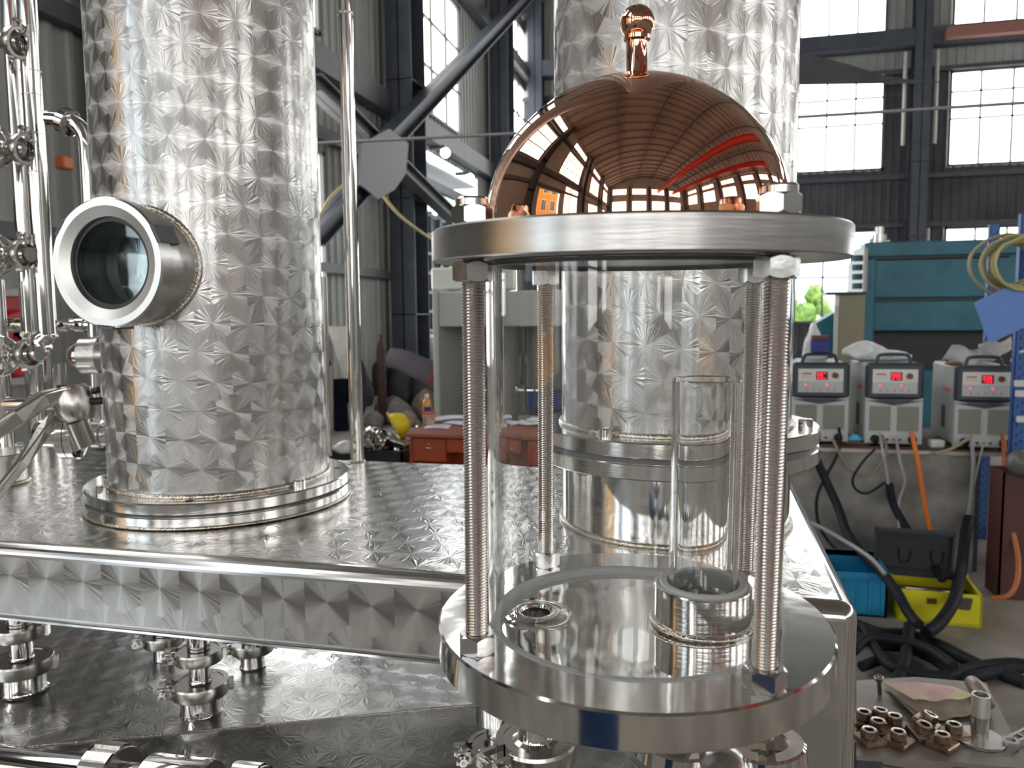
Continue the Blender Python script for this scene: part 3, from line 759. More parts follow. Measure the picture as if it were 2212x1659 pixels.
# ------------------------------------------------------------------ sanitary clamp joints
def clamp_ring(t, R, z0, h, M0=Matrix(), lug=0., name='clamp_ring', bolt=True):
    m = MB(); M = M0 @ Matrix.Rotation(lug, 4, 'Z')
    g = .22
    prof = [(R*.80, z0+h), None, (R*.97, z0+h), (R, z0+h*.85), None, (R, z0+h*.15), (R*.97, z0), None, (R*.80, z0)]
    m.lathe(prof, 44, M, True, g, 2*PI-g)
    m.lathe([(R*.80, z0), (R*.80, z0+h)], 44, M, True, g, 2*PI-g)
    for s_ in (1, -1):
        y = s_*R*math.sin(g); M2 = M
        m.box(R*.80, R*1.42, min(y, y+s_*R*.13), max(y, y+s_*R*.13), z0+h*.04, z0+h*.32, M2)
        m.box(R*.80, R*1.42, min(y, y+s_*R*.13), max(y, y+s_*R*.13), z0+h*.68, z0+h*.96, M2)
        m.box(R*.80, R*1.0, min(y, y+s_*R*.13), max(y, y+s_*R*.13), z0+h*.04, z0+h*.96, M2)
    m.box(-R*1.14, -R*.97, -R*.12, R*.12, z0+h*.08, z0+h*.92, M)     # hinge
    o = m.obj(name, M_cast, t)
    if bolt:
        m = MB(); m.cyl(M @ Vector((R*1.22, -R*.62, z0+h/2)), M @ Vector((R*1.22, R*.62, z0+h/2)), h*.16, 12)
        m.cyl(M @ Vector((R*1.22, R*.40, z0+h/2)), M @ Vector((R*1.22, R*.62, z0+h/2)), h*.34, 6)
        m.obj('clamp_bolt', M_nut, t)
        m = MB(); m.cyl(M @ Vector((-R*1.07, 0, z0-h*.05)), M @ Vector((-R*1.07, 0, z0+h*1.05)), h*.13, 10); m.obj('hinge_pin', M_nut, t)
    return o
def stack(name, label, loc, segs, lug=0., sc=1., group=None):
    t = thing(name, label, 'clamp joint', loc, group=group)
    for s_ in segs:
        k_, R, z0, z1 = s_[:4]; R *= sc; z0 *= sc; z1 *= sc
        if k_ == 'tube': MB().lathe([(R, z0), (R, z1)], 40).obj('tube', M_pipe, t)
        if k_ == 'flare': MB().lathe([(R*1.12, z0), (R*1.04, z0+.002), (R, z0+.005), (R, z1)], 40).obj('tube', M_pipe, t)
        if k_ == 'ring':
            m = MB(); m.lathe([(R*.42, z1*.9999-.001), (R*.84, z1-.001)], 40); m.lathe([(R*.84, z0), (R*.4, z0)], 40); m.obj('ferrule', M_satin, t)
            clamp_ring(t, R, z0, z1-z0, Matrix(), lug+(s_[4] if len(s_) > 4 else 0))
    return t
SEG = [('flare', .030, 0, .031), ('ring', .0425, .030, .050), ('flare', .0155, .050, .083), ('ring', .036, .083, .101, -.1), ('tube', .0165, .101, .165)]
stack('clamp_joint', 'double ring tri-clamp joint on the shelf under the apron centre', (-.752, 1.022, ZS), SEG, 3.65)
stack('clamp_joint', 'double ring tri-clamp joint on the shelf at the left frame edge', (-1.085, 1.02, ZS), SEG, 3.6, 1.1)
stack('clamp_joint', 'short pipe stub with one ring half hidden under the apron', tuple(onz(547, 1437, ZS)), [('flare', .0205, 0, .027), ('ring', .037, .027, .045), ('tube', .018, .045, .165)], 3.6)
stack('clamp_joint', 'rear pipe stub with one ring left of the central clamp joint', tuple(onz(356, 1424, ZS)), [('flare', .0185, 0, .029), ('ring', .035, .029, .047), ('tube', .018, .047, .165)], 3.6)
p = onz(1072, 1668, ZS-.01)
d = stack('clamp_joint', 'clamp joint with a loose hex collar left under the glass vessel', (p.x, p.y, ZS-.02), [('flare', .026, 0, .034), ('ring', .0395, .034, .052), ('tube', .0125, .052, .085), ('tube', .027, .085, .16)], 3.6)
m = MB(); M = Matrix.Translation((.048, -.03, .066)) @ Matrix.Rotation(.5, 4, 'X'); hexnut(m, .044, .014, 0, .013); 
m.v = [tuple(M @ Vector(q)) for q in m.v]; m.obj('hex_collar', M_cast, d)
# big drain clamp right under the vessel
t = thing('drain_clamp', 'large tri-clamp on the drain pipe directly under the vessel flange', 'clamp joint', (-.13, .60, .0953-.026), (.02, .0084, 0))
m = MB(); m.lathe([(.0142, 0), (.0142, -.080), (.0155, -.083), (.019, -.085)], 48); m.obj('tube', M_pipe, t)
m = MB(); m.lathe([(.019, -.085), (.0275, -.085)], 48); m.obj('ferrule', M_satin, t)
clamp_ring(t, .0335, -.102, .018, Matrix(), 4.0)
MB().lathe([(.0142, -.102), (.0142, -.24)], 40).obj('lower_tube', M_pipe, t)
# fittings under the right of the vessel
p = ony(1560, 1668, .66)
t = thing('elbow_fitting', 'brushed round elbow with two rings under the right vessel edge', 'pipe fitting', tuple(p))
m = MB(); m.sphere((0, 0, -.006), .0275, 40, 24); m.cyl((0, .0, -.01), (.0, .06, -.05), .024, 32); m.obj('elbow_body', M_satin, t)
M = Matrix.Translation((-.040, .02, .018)) @ Matrix.Rotation(.12, 4, 'Y')
MB().lathe([(.03, -.02), None, (.036, -.018), None, (.036, -.004), (.034, -.002), None, (.02, -.002), None, (.015, .012)], 48, M).obj('ring', M_pol, t)
M = Matrix.Translation((.036, .025, .02)) @ Matrix.Rotation(-.1, 4, 'Y')
MB().lathe([(.03, -.03), None, (.034, -.03), None, (.034, -.004), (.032, -.002), None, (.02, -.002)], 48, M).obj('ring', M_pol, t)
m = MB(); hexnut(m, .014, .008, 0, .004); m.lathe([(.0045, .008), (.0045, .02)], 16); m.v = [tuple(M @ (Vector(q)+Vector((.0, -.012, 0)))) for q in m.v]; m.obj('bolt', M_nut, t)
MB().lathe([(.024, .0), (.024, -.12)], 40, Matrix.Translation((0, 0, -.02))).obj('tube', M_pipe, t)
# polished transfer pipe with unions along the bottom left
a = ony(-120, 1640, .80); b = ony(820, 1752, .80)
t = thing('union_pipe', 'thick polished pipe with union nuts along the bottom left edge', 'pipe', tuple(a))
L_ = (b-a).length; M = (b-a).to_track_quat('Z', 'Y').to_matrix().to_4x4()
def zx(px): return (ony(px, 1640+(px+120)*.119, .80)-a).length
MB().lathe([(.026, 0), (.026, zx(205))], 48, M).obj('tube', M_pipe, t)
def slotnut(parent, za, zb, R, M, notch=8):
    m = MB(); n = 96; vs = []; fs = []
    def rr(i): return R if (i % (n//notch)) > 3 else R*.93
    for z in (za, zb):
        for i in range(n): q = 2*PI*i/n; vs.append((rr(i)*math.cos(q), rr(i)*math.sin(q), z))
    for i in range(n): j = (i+1) % n; fs.append((i, j, n+j, n+i))
    m.add(vs, fs, False, M); m.lathe([(R*.93, zb+.0001), None, (R*.90, zb+.002), (R*.62, zb+.002), None, (R*.6, zb-.002)], 64, M); m.lathe([(R*.93, za), (R*.5, za)], 64, M); m.disc(R*.92, zb, 48, M)
    return m.obj('union_nut', M_cast, parent)
slotnut(t, zx(208), zx(262), .043, M)
MB().lathe([(.022, zx(262)), (.022, zx(330))], 40, M).obj('tube', M_pipe, t)
MB().lathe([(.022, zx(318)), (.034, zx(318)+.002), (.036, zx(325)), (.036, zx(445)), (.034, zx(455)), None, (.02, zx(455))], 56, M).obj('union_body', M_pipe, t)
MB().lathe([(.02, zx(455)), (.02, zx(505)), None, (.02, zx(560)), (.02, zx(700))], 40, M).obj('tube', M_pipe, t)
slotnut(t, zx(505), zx(560), .037, M)
slotnut(t, zx(680), zx(740), .036, M)
MB().lathe([(.022, zx(740)), (.022, zx(815))], 40, M).obj('tube', M_pipe, t)

# ------------------------------------------------------------------ pipework at the left
def bentpipe(name, label, pts, r, cat='pipe'):
    t = thing(name, label, cat, tuple(pts[0])); o = Vector(pts[0])
    MB().tube([Vector(p)-o for p in pts], r, 28, sub=8).obj('tube', M_pipe, t); return t, o
def collar(t, o, p, d, r, w):
    d = Vector(d).normalized(); p = Vector(p)-o; MB().cyl(p-d*w/2, p+d*w/2, r, 28).obj('weld_collar', M_weld, t)
YP = 1.50
def V(px, py, y=YP): return ony(px, py, y)
a, b = V(57, -30), V(98, 700)
xs = V(100, 690).x
t, o = bentpipe('front_riser_pipe', 'polished riser pipe bending to the lowest left clamp valve', [Vector((xs+.0, YP, 1.2)), (xs, YP, .8), (xs, YP, .33), (xs, YP, V(105, 722).z), (xs-.014, YP-.01, V(105, 740).z), (xs-.008, YP-.008, V(102, 752).z), (xs-.018, YP-.02, V(96, 762).z), (xs-.034, YP-.038, V(85, 765).z)], .0205)
for py in (68, 153, 205, 290, 373): 
    z = V(80, py).z; MB().cyl((0, 0, z-1.2-.0012), (0, 0, z-1.2+.0012), .0212, 24).obj('weld_seam', M_weld, t)
x2 = V(66, 690, 1.56).x
t, o = bentpipe('rear_riser_pipe', 'straight polished riser pipe left of the bent riser', [(x2, 1.56, 1.3), (x2, 1.56, .6), (x2, 1.56, -.0)], .0205)
x3 = V(110, 800, 1.58).x
t, o = bentpipe('short_riser_pipe', 'thin polished pipe rising behind the left clamp lever', [(x3, 1.6, .22), (x3, 1.6, .1), (x3, 1.6, 0)], .018)
x4 = V(8, 800, 1.5).x
t, o = bentpipe('edge_riser_pipe', 'polished riser pipe at the far left frame edge', [(x4-.01, 1.5, .42), (x4-.01, 1.5, .2), (x4-.01, 1.5, 0)], .02)
# elbow pipe with union right of the risers
ye = 1.46
t, o = bentpipe('elbow_pipe', 'polished elbow pipe with ball union beside the left column', [V(105, 255, ye), V(125, 257, ye), V(150, 262, ye), V(172, 275, ye), V(186, 300, ye), V(190, 340, ye), V(195, 440, ye), V(203, 600, ye), V(210, 780, ye), V(214, 930, ye)], .0165)
c = V(146, 264, ye)-o; d = (V(172, 275, ye)-V(125, 257, ye)).normalized()
M = Matrix.Translation(c) @ d.to_track_quat('Z', 'Y').to_matrix().to_4x4()
MB().lathe([(.016, -.012), (.027, -.011), (.029, -.009), None, (.029, .009), (.027, .011), (.016, .012)], 40, M).obj('union_ring', M_pol, t)
# horizontal pipes
t, o = bentpipe('cross_pipe', 'horizontal polished pipe behind the clamp lever', [V(-60, 873, 1.5), V(80, 872, 1.5), V(250, 871, 1.5)], .0158)
t, o = bentpipe('joined_cross_pipe', 'thin horizontal pipe with screwed joints behind the risers', [V(-60, 702, 1.62), V(80, 701, 1.62), V(230, 703, 1.62)], .0145)
for px in (8, 30, 62, 108, 145, 178):
    c = V(px, 702, 1.62)-o; m = MB(); m.cyl(c-Vector((.012, 0, 0)), c+Vector((.012, 0, 0)), .0185, 24); m.obj('joint_sleeve', M_pol, t)
    MB().cyl(c+Vector((0, -.0186, 0)), c+Vector((0, -.0205, 0)), .0055, 6).obj('grub_screw', M_dark, t)
# left clamp valves: axis along X with a polished end housing at the frame edge
def side_clamp(label, px, py, big, y=1.462, drop=0, nip=None):
    c = ony(px, py, y); t = thing('clamp_valve', label, 'clamp valve', tuple(c), (0, drop, 0))
    RX = Matrix.Rotation(PI/2, 4, 'Y')
    q = MB(); NL = nip or xs-c.x+.006; q.lathe([(.0165, .0), (.0165, NL)], 28, RX); q.disc(.0165, NL, 28, RX); q.obj('nipple', M_pipe, t)
    MB().lathe([(.0165, -.02), None, (.026, -.017), None, (.026, -.006), (.019, .004), (.0165, .01)], 36, RX).obj('ferrule', M_pol, t)
    clamp_ring(t, .034, -.012, .018, RX, PI*.92)
    MB().lathe([(.0165, -.05), (.0165, -.02)], 28, RX).obj('neck', M_pipe, t)
    if big:
        M = Matrix.Translation((-.088, -.02, 0)) @ Matrix.Rotation(PI/2, 4, 'X')
        MB().lathe([(.02, -.06), (.042, -.045), (.052, -.02), (.053, .0), (.05, .012), (.046, .018), None, (.043, .018), None, (.0425, .012)], 64, M).obj('housing', M_pipe, t)
        MB().lathe([(.0425, .0125), (.041, .0125)], 64, M).obj('seal_ring', M_black, t)
        MB().lathe([(.041, .0125), (.008, -.004), (.0, -.004)], 64, M).obj('cone_face', M_satin, t)
    else:
        MB().lathe([(.0165, -.13), (.024, -.10), (.027, -.075), (.0165, -.05)], 32, RX).obj('housing', M_pipe, t)
    m = MB(); m.cyl((-.045, -.03, -.03), (-.045, -.03, .036), .005, 12); m.cyl((-.045, -.03, .026), (-.045, -.03, .04), .009, 6); m.obj('tension_screw', M_nut, t)
    return t
side_clamp('topmost clamp valve on the risers at the left frame edge', 38, 92, False, drop=.16)
side_clamp('second clamp valve down the risers below the topmost one', 52, 322, True, drop=.12)
side_clamp('third clamp valve down with a cone faced housing at the edge', 52, 550, True, drop=.03)
side_clamp('lowest clamp valve with cone face where the riser bends', 62, 765, True, drop=-.05, nip=.03)
# small copper-tinted bull's-eye beside the column
p = V(222, 768, 1.30)
t = thing('bulb_sight', 'small domed bulb in a union nut on the column side', 'fitting', tuple(p), (0, 0, .25))
RX = Matrix.Rotation(-PI/2, 4, 'Y')
MB().lathe([(.030, -.02), (.033, -.01), (.038, 0), (.038, .008), None, (.035, .009)], 48, RX).obj('flange', M_satin, t)
slotnut(t, .006, .036, .0365, RX, 6)
MB().lathe([(.027*math.cos(q), .034+.034*math.sin(q)) for q in [PI/2*i/14 for i in range(15)]], 40, RX).obj('bulb', M_copper_tint if 'M_copper_tint' in globals() else mat('warm_polished_steel', (.80, .68, .60), .06, 1), t)
MB().lathe([(.024, -.07), (.024, -.015)], 32, RX).obj('neck', M_pipe, t)
# flanged side nozzle with bolts
p = V(228, 938, 1.22)
t = thing('flanged_nozzle', 'bolted flange nozzle joining the lower left of the column', 'fitting', tuple(p), (0, .05, .35))
MB().lathe([(.022, -.05), (.022, .004), None, (.026, .006), None, (.026, .02), None, (.013, .021), (.013, .03), (.040, .042), (.042, .045)], 48, RX).obj('nozzle_hub', M_satin, t)
MB().lathe([(.02, .044), None, (.046, .044), (.047, .045), None, (.047, .0565), None, (.03, .0565)], 56, RX).obj('flange', M_brushring, t)
MB().lathe([(.03, .058), None, (.047, .058), None, (.047, .071), (.046, .072), None, (.02, .072)], 56, RX).obj('flange', M_brushring, t)
MB().lathe([(.026, .072), (.026, .11), (.02, .12)], 32, RX).obj('valve_body', M_pipe, t)
for a in (20, 110, 200, 290):
    a = math.radians(a); c0 = RX @ Vector((.038*math.cos(a), .038*math.sin(a), .036)); c1 = RX @ Vector((.038*math.cos(a), .038*math.sin(a), .045))
    MB().cyl(c0, c1, .007, 6).obj('flange_bolt', M_black, t)
# cast lever handle with two arms
t = thing('valve_lever', 'grey cast two-armed lever handle over the tank left', 'lever', tuple(V(160, 870, 1.12)))
o = V(160, 870, 1.12)
def W_(px, py, y): return ony(px, py, y)-o
def bar(m, pts, ws, hs):
    P = [Vector(p) for p in pts]; vs = []; fs = []
    for i, p in enumerate(P):
        tt = (P[min(i+1, len(P)-1)]-P[max(0, i-1)]).normalized(); s_ = tt.cross(Vector((0, 0, 1))).normalized(); u_ = s_.cross(tt)
        w, h = ws[i]/2, hs[i]/2; c_ = .25
        for (a_, b_) in ((-1, -1+c_), (-1+c_, -1), (1-c_, -1), (1, -1+c_), (1, 1-c_), (1-c_, 1), (-1+c_, 1), (-1, 1-c_)): vs.append(p+s_*w*a_+u_*h*b_)
    n = 8
    for i in range(len(P)-1):
        for k_ in range(n): fs.append((i*n+k_, i*n+(k_+1) % n, (i+1)*n+(k_+1) % n, (i+1)*n+k_))
    fs.append(list(range(n))[::-1]); fs.append([len(vs)-n+k_ for k_ in range(n)])
    m.add(vs, fs, False); return m
m = bar(MB(), [W_(152, 848, 1.12), W_(95, 862, 1.09), W_(40, 900, 1.05), (W_(-70, 975, 1.0))], [.046, .034, .026, .022], [.024, .026, .026, .022]); recalc(m.obj('upper_arm', M_cast, t))
m = bar(MB(), [W_(120, 905, 1.12), W_(95, 930, 1.10), W_(48, 1000, 1.05), W_(-40, 1110, 1.0)], [.026, .020, .016, .014], [.020, .018, .016, .014]); recalc(m.obj('lower_arm', M_cast, t))
m = MB(); c = W_(160, 868, 1.125); Mh = Matrix.Translation(c) @ Matrix.Rotation(-.25, 4, 'Y')
m.lathe([(.0, -.036), (.024, -.034), (.030, -.022), (.033, 0), (.030, .02), (.024, .027), None, (.024, .027), (.008, .028)], 20, Mh); m.disc(.0082, .0282, 12, Mh); m.obj('hub', M_cast, t)
MB().cyl(c+Vector((-.012, -.012, .0255)), c+Vector((-.012, -.012, .030)), .008, 16).obj('hub_hole', M_dark, t)
m = MB(); m.cyl(c+Vector((.025, 0, .0)), c+Vector((.052, .02, .002)), .0065, 8); m.cyl(c+Vector((.03, .01, .018)), c+Vector((.04, .012, .02)), .006, 10); m.obj('pivot_bolt', M_black, t)
m = MB(); m.cyl(c+Vector((0, 0, -.03)), c+Vector((.0, .02, -.075)), .018, 20); m.obj('stem', M_cast, t)
# manhole cover at the left edge on the tank top
p = onz(6, 1045, 0)
t = thing('small_manway', 'bolted round cover plate on the tank top at left edge', 'cover', (p.x-.01, p.y, 0))
MB().lathe([(.05, 0), (.05, .05), None, (.062, .052), None, (.062, .062), (.060, .064), None, (.0, .064)], 48).obj('cover_plate', M_satin, t)
weld_ring(t, .052, .004, .004, 60)
for k_ in range(6): a = PI/3*k_+.3; capscrew(t, .045*math.cos(a), .045*math.sin(a), .064, .009, .012)
# tall thin pipe behind the tank
zp = 1.62; p0 = onz(772, 997, 0)
t, o = bentpipe('standing_pipe', 'tall polished pipe standing on the tank rear between the columns', [(p0.x-.16, p0.y, 1.09), (p0.x-.05, p0.y, 1.085), (p0.x-.016, p0.y, 1.07), (p0.x, p0.y, 1.03), (p0.x, p0.y, .7), (p0.x, p0.y, .0)], .0152)
z_ = ony(750, 30, p0.y).z; MB().cyl((p0.x-o.x, 0, z_-o.z-.003), (p0.x-o.x, 0, z_-o.z+.003), .0168, 24).obj('weld_collar', M_weld, t)
weld_ring(t, .016, 0, .002, 30).location = (p0.x-o.x, 0, -o.z+.002)
MB().cyl((0, 0, 0), (0, 0, .42), .006, 12).obj('slim_rod', M_rod, None, tuple(onz(712, 985, 0))); o = D.objects['slim_rod']; tag(o, 'thin round-topped steel rod standing close behind the left column', 'rod')

# ------------------------------------------------------------------ workshop on the right
M_wgrey = mat('welder_grey', (.40, .42, .41), .45, var=.08, vscale=8); M_wlight = mat('welder_light_grey', (.52, .54, .53), .45); M_bez = mat('welder_charcoal', (.045, .055, .07), .4)
M_panel = mat('control_panel', (.50, .52, .52), .4); M_panel2 = mat('control_panel_pale', (.70, .72, .66), .4)
M_redled = emis('red_display', (1., .02, .05), 1.6); M_redink = mat('red_print', (.6, .16, .12), .5); M_darkwin = mat('display_window', (.10, .015, .02), .2)
M_grille = mat('grille_slats', (.35, .35, .30), .5); M_slot = mat('grille_gap', (.10, .10, .085), .7)
BZ = -.52
bench = thing('steel_bench', 'rusty edged steel bench with a bare front plate under the welders', 'bench', (1.2, 5.2, FL))
MB().box(-.9, .62, 0, .95, BZ-FL-.022, BZ-FL).obj('bench_top', mat('rusty_plate', (.14, .095, .07), .7, var=.4, vscale=6), bench)
MB().box(-.9, .62, -.012, 0, BZ-FL-.026, BZ-FL-.005).obj('worn_edge', mat('worn_edge', (.52, .45, .40), .4, .6), bench)
MB().box(-.9, .40, .02, .03, .0, BZ-FL-.022).obj('front_plate', mat('bare_steel_plate', (.24, .225, .20), .6, .15, var=.35, vscale=3, col2=(.42, .40, .37)), bench)
for x in (-.88, .4, .58):
    MB().box(x, x+.03, .03, .07, 0, BZ-FL-.022).obj('leg', M_colp, bench)
MB().box(-.88, .6, .9, .94, 0, BZ-FL-.022).obj('rear_plate', M_colp, bench)
def welder(label, pxl, pxr, pyt, y, rz=0.):
    a, b = ony(pxl, pyt, y), ony(pxr, pyt, y); w = (b-a).length; h = (a.z+b.z)/2-BZ; dpt = .58
    t = thing('welding_machine', label, 'welder', ((a.x+b.x)/2, y, BZ), (0, 0, rz), 'welding machines on the bench')
    hw = w/2
    MB().bbox(-hw, hw, .03, dpt, .02, h, .012).obj('casing', M_wgrey, t)
    MB().bbox(-hw-.004, hw+.004, 0, .05, h*.57, h+.006, .018).obj('bezel', M_bez, t)
    m = MB(); m.prism([(-hw, h*.56), (hw, h*.56), (0, h*.50)], -.004, .03, Matrix(((1, 0, 0, 0), (0, 0, 1, 0), (0, 1, 0, 0), (0, 0, 0, 1)))); m.obj('bezel_point', M_bez, t)
    MX = Matrix(((1, 0, 0, 0), (0, 0, 1, 0), (0, 1, 0, 0), (0, 0, 0, 1)))
    MB().prism([(-hw, .02), (hw, .02), (hw, h*.59), (0, h*.52), (-hw, h*.59)][::-1], .002, .04, MX).obj('front_shield', M_wlight, t)
    MB().box(-hw*.79, hw*.79, -.005, .0, h*.645, h*.78).obj('button_panel', M_panel, t)
    MB().box(-hw*.79, hw*.79, -.0055, .0, h*.78, h*.935).obj('upper_panel', M_panel2, t)
    q = MB().box(-hw*.16, hw*.24, -.008, -.0055, h*.80, h*.90).obj('display', M_darkwin, t)
    m = MB(); s_ = random.Random(int(pxl))
    for i in range(3):
        x = -hw*.12+i*hw*.11
        for (xa, xb, za, zb_) in ((0, .07, .875, .885), (0, .07, .845, .855), (0, .015, .85, .885), (.055, .07, .815, .885), (0, .07, .812, .822)):
            if s_.random() < .85: m.box(x+xa*hw, x+xb*hw, -.0095, -.008, h*za, h*zb_)
    m.obj('digits', M_redled, q)
    m = MB(); m.cyl((hw*.5, -.0055, h*.855), (hw*.5, -.022, h*.855), hw*.115, 24, hw*.1); m.obj('dial_knob', mat('dial_brown', (.16, .05, .04), .4), t)
    MB().box(-hw*.66, -hw*.32, -.0065, -.0055, h*.865, h*.885).box(-hw*.68, -hw*.30, -.0065, -.0055, h*.835, h*.84).obj('faded_marking', M_redink, t)
    for i in range(5):
        x = -hw*.5+i*hw*.25
        MB().cyl((x, -.005, h*.68), (x, -.008, h*.68), hw*.035, 10).obj('button', M_redink, t)
        if i in (0, 3): MB().cyl((x-hw*.03, -.005, h*.74), (x-hw*.03, -.008, h*.74), hw*.03, 8).obj('indicator_light', M_redled, t)
    for sd in (-1, 1):
        x0, x1 = (hw*.12*sd, hw*.86*sd) if sd > 0 else (hw*.86*sd, hw*.12*sd)
        za, zb_ = h*.19, h*.49
        MB().box(x0, x1, -.001, .002, za, zb_).obj('grille_back', M_slot, t)
        for i in range(13):
            z = za+(zb_-za)*(i+.15)/13; MB().box(x0, x1, -.007, -.001, z, z+(zb_-za)/13*.6).obj('grille_slat', M_grille, t)
    MB().box(-hw*.9, hw*.9, -.006, .002, .03, h*.155).obj('socket_panel', M_wlight, t)
    for x, r_ in ((-hw*.66, .026), (hw*.66, .026)):
        m = MB(); m.cyl((x, -.006, h*.095), (x, -.02, h*.095), r_, 22); m.cyl((x, -.02, h*.095), (x, -.05, h*.08), r_*.62, 16); m.obj('cable_socket', M_black, t)
    for i, mm in enumerate((M_bez, M_redink, M_bez)): MB().cyl((-hw*.22+i*hw*.22, -.006, h*.09), (-hw*.22+i*hw*.22, -.014, h*.09), .008, 10).obj('small_port', mm, t)
    for yy in (.06, dpt-.1):
        MB().tube([(-hw*.62, yy, h), (-hw*.56, yy, h+.035), (-hw*.45, yy, h+.052), (0, yy, h+.056), (hw*.45, yy, h+.052), (hw*.56, yy, h+.035), (hw*.62, yy, h)], .011, 10, sub=4).obj('handle', M_bez, t)
    for x in (-hw*.8, hw*.8): MB().box(x-.02, x+.02, .06, .1, 0, .02).obj('foot', M_black, t)
    MB().box(-hw-.001, -hw, .1, .3, h*.66, h*.72).obj('side_marking', M_redink, t)
    m = MB()
    for i in range(6): m.box(-hw-.002, -hw, .22+i*.015, .228+i*.015, h*.2, h*.48)
    m.obj('side_vents', M_slot, t)
    return t, h
w1, h1 = welder('grey welder at the left end, blue block on its top', 1712, 1836, 785, 5.30, .02)
w2, h2 = welder('grey welder in the middle with a white rag on its top', 1873, 1997, 786, 5.28, .0)
w3, h3 = welder('grey welder at the right end with crumpled paper on top', 2067, 2197, 792, 5.24, -.03)
M_bag = mat('white_plastic_bag', (.72, .74, .74), .35, var=.1, vscale=20, bump=.6, bscale=30, bdist=.02)
def lump(name, label, cat, c, sz, mt_, seed=0, n=22, mm=12, wob=.12, taper=0, group=None):
    rd = random.Random(seed); m = MB(); vs = []; fs = []
    ph = [rd.random()*6 for _ in range(6)]
    for j in range(mm+1):
        v = j/mm; rr = math.sin(PI*min(1, .12+.88*v))**.6*(1-taper*(v))
        for i in range(n):
            a = 2*PI*i/n; w = 1+wob*(math.sin(3*a+ph[0]+v*4)+.6*math.sin(5*a+ph[1]-v*6)+.4*math.sin(9*a+ph[2]+v*11))
            vs.append((sz[0]*rr*w*math.cos(a), sz[1]*rr*w*math.sin(a), sz[2]*v))
    for j in range(mm):
        for i in range(n): fs.append((j*n+i, j*n+(i+1) % n, (j+1)*n+(i+1) % n, (j+1)*n+i))
    fs.append(list(range(n))[::-1]); fs.append([mm*n+i for i in range(n)])
    m.add(vs, fs, True); o = m.obj(name, mt_, None, tuple(c)); return tag(o, label, cat, group)
z1 = BZ+h1
c = w1.location; lump('plastic_bag', 'white plastic bag standing peaked behind the leftmost welder handle', 'bag', (c.x+.0, c.y+.34, z1), (.11, .08, .27), M_bag, 3, taper=.9, wob=.1)
o = MB().bbox(-.055, .055, -.03, .03, 0, .085, .006).obj('blue_block', mat('navy_box', (.02, .03, .22), .5), None, (c.x-.01, c.y+.0, z1+.068)); 
tag(o, 'small dark blue box with brown top perched on the left welder handle', 'box')
MB().box(-.05, .05, -.028, .028, .085, .11).obj('brown_lid', mat('brown_card', (.16, .06, .04), .7), o)
c = w2.location; lump('rag', 'crumpled white rag over the middle welder', 'rag', (c.x-.12, c.y+.30, BZ+h2+.005), (.16, .11, .13), M_bag, 8, taper=.35, wob=.16)
lump('rag', 'second fold of grey-white rag behind the middle welder handle', 'rag', (c.x+.03, c.y+.28, BZ+h2+.005), (.14, .09, .07), M_bag, 9, taper=.2, wob=.16)
c = w3.location
for i in range(4):
    m = MB(); m.grid(lambda u, v: ((u-.5)*.18, (v-.5)*.14, .02*math.sin(u*5+i)+.02*math.cos(v*4+i*2)), 8, 6)
    o = m.obj('crumpled_paper', mat('scrap_paper', (.75, .74, .72), .8), None, (c.x-.08+.07*i, c.y+.22+.05*(i % 2), BZ+h3+.04+.02*i), (.5*i-.6, .35, i)); tag(o, ('lowest crumpled paper, leftmost on the right welder', 'second crumpled paper from the left on the right welder', 'third crumpled paper from the left on the right welder', 'topmost crumpled paper, rightmost on the right welder')[i], 'paper')
o = lump('copper_scrap', 'small coppery offcuts lying on the right welder by the handle', 'scrap', (c.x-.15, c.y+.1, BZ+h3), (.05, .03, .025), mat('copper_scrap', (.35, .12, .08), .4, .6), 5)
# small stuff on the bench
p = onz(1846, 962, BZ); 
tag(MB().lathe([(.0, 0), (.085, 0), (.095, .02), (.09, .022), (.05, .012), (.0, .012)], 30).obj('brown_saucer', mat('brown_ceramic', (.16, .07, .05), .4), None, (p.x+.01, p.y+.03, BZ)), 'shallow brown dish on the bench between left and middle welders', 'dish')
lump('blue_cloth', 'bright blue folded cloth lying in the brown dish', 'cloth', (p.x+.005, p.y+.03, BZ+.024), (.055, .05, .045), mat('cyan_cloth', (.10, .50, .68), .8), 12, wob=.1, taper=.5)
p = onz(2025, 967, BZ)
tag(MB().bbox(-.04, .04, -.03, .03, 0, .045, .005).obj('white_box', mat('white_card', (.75, .8, .78), .6), None, (p.x, p.y+.03, BZ), (0, 0, .2)), 'small white box on the bench between middle and right welders', 'box')
# cables down the bench front
def cable(name, label, pts, r, mt_, group=None, flat=None):
    P = [Vector(q) for q in pts]; o = P[0]; t = MB().tube([q-o for q in P], r, 10, sub=7).obj(name, mt_, None, tuple(o)); return tag(t, label, 'cable', group)
M_hose = mat('black_rubber_hose', (.011, .014, .018), .6, var=.3, vscale=12, spec=.3); M_clr = mat('clear_grey_tube', (.36, .37, .40), .3); M_orange = mat('orange_cable', (.85, .22, .03), .45); M_khaki = mat('khaki_cable', (.22, .19, .13), .5)
def Yp(px, py, y): return ony(px, py, y)
yf = 5.10
cable('orange_cable', 'bright orange cable dropping from the middle welder behind the toolbox lid', [Yp(1970, 935, 5.22), Yp(1975, 960, 5.12), Yp(1985, 1010, yf), Yp(1998, 1090, yf), Yp(2012, 1165, yf), Yp(2016, 1230, yf)], .013, M_orange)
cable('grey_tube', 'grey tube hanging from the middle welder in front of the bench plate', [Yp(1935, 942, 5.22), Yp(1945, 1000, yf), Yp(1955, 1040, yf), Yp(1942, 1085, yf), Yp(1942, 1150, yf-.1), Yp(1938, 1238, 4.9)], .008, M_clr)
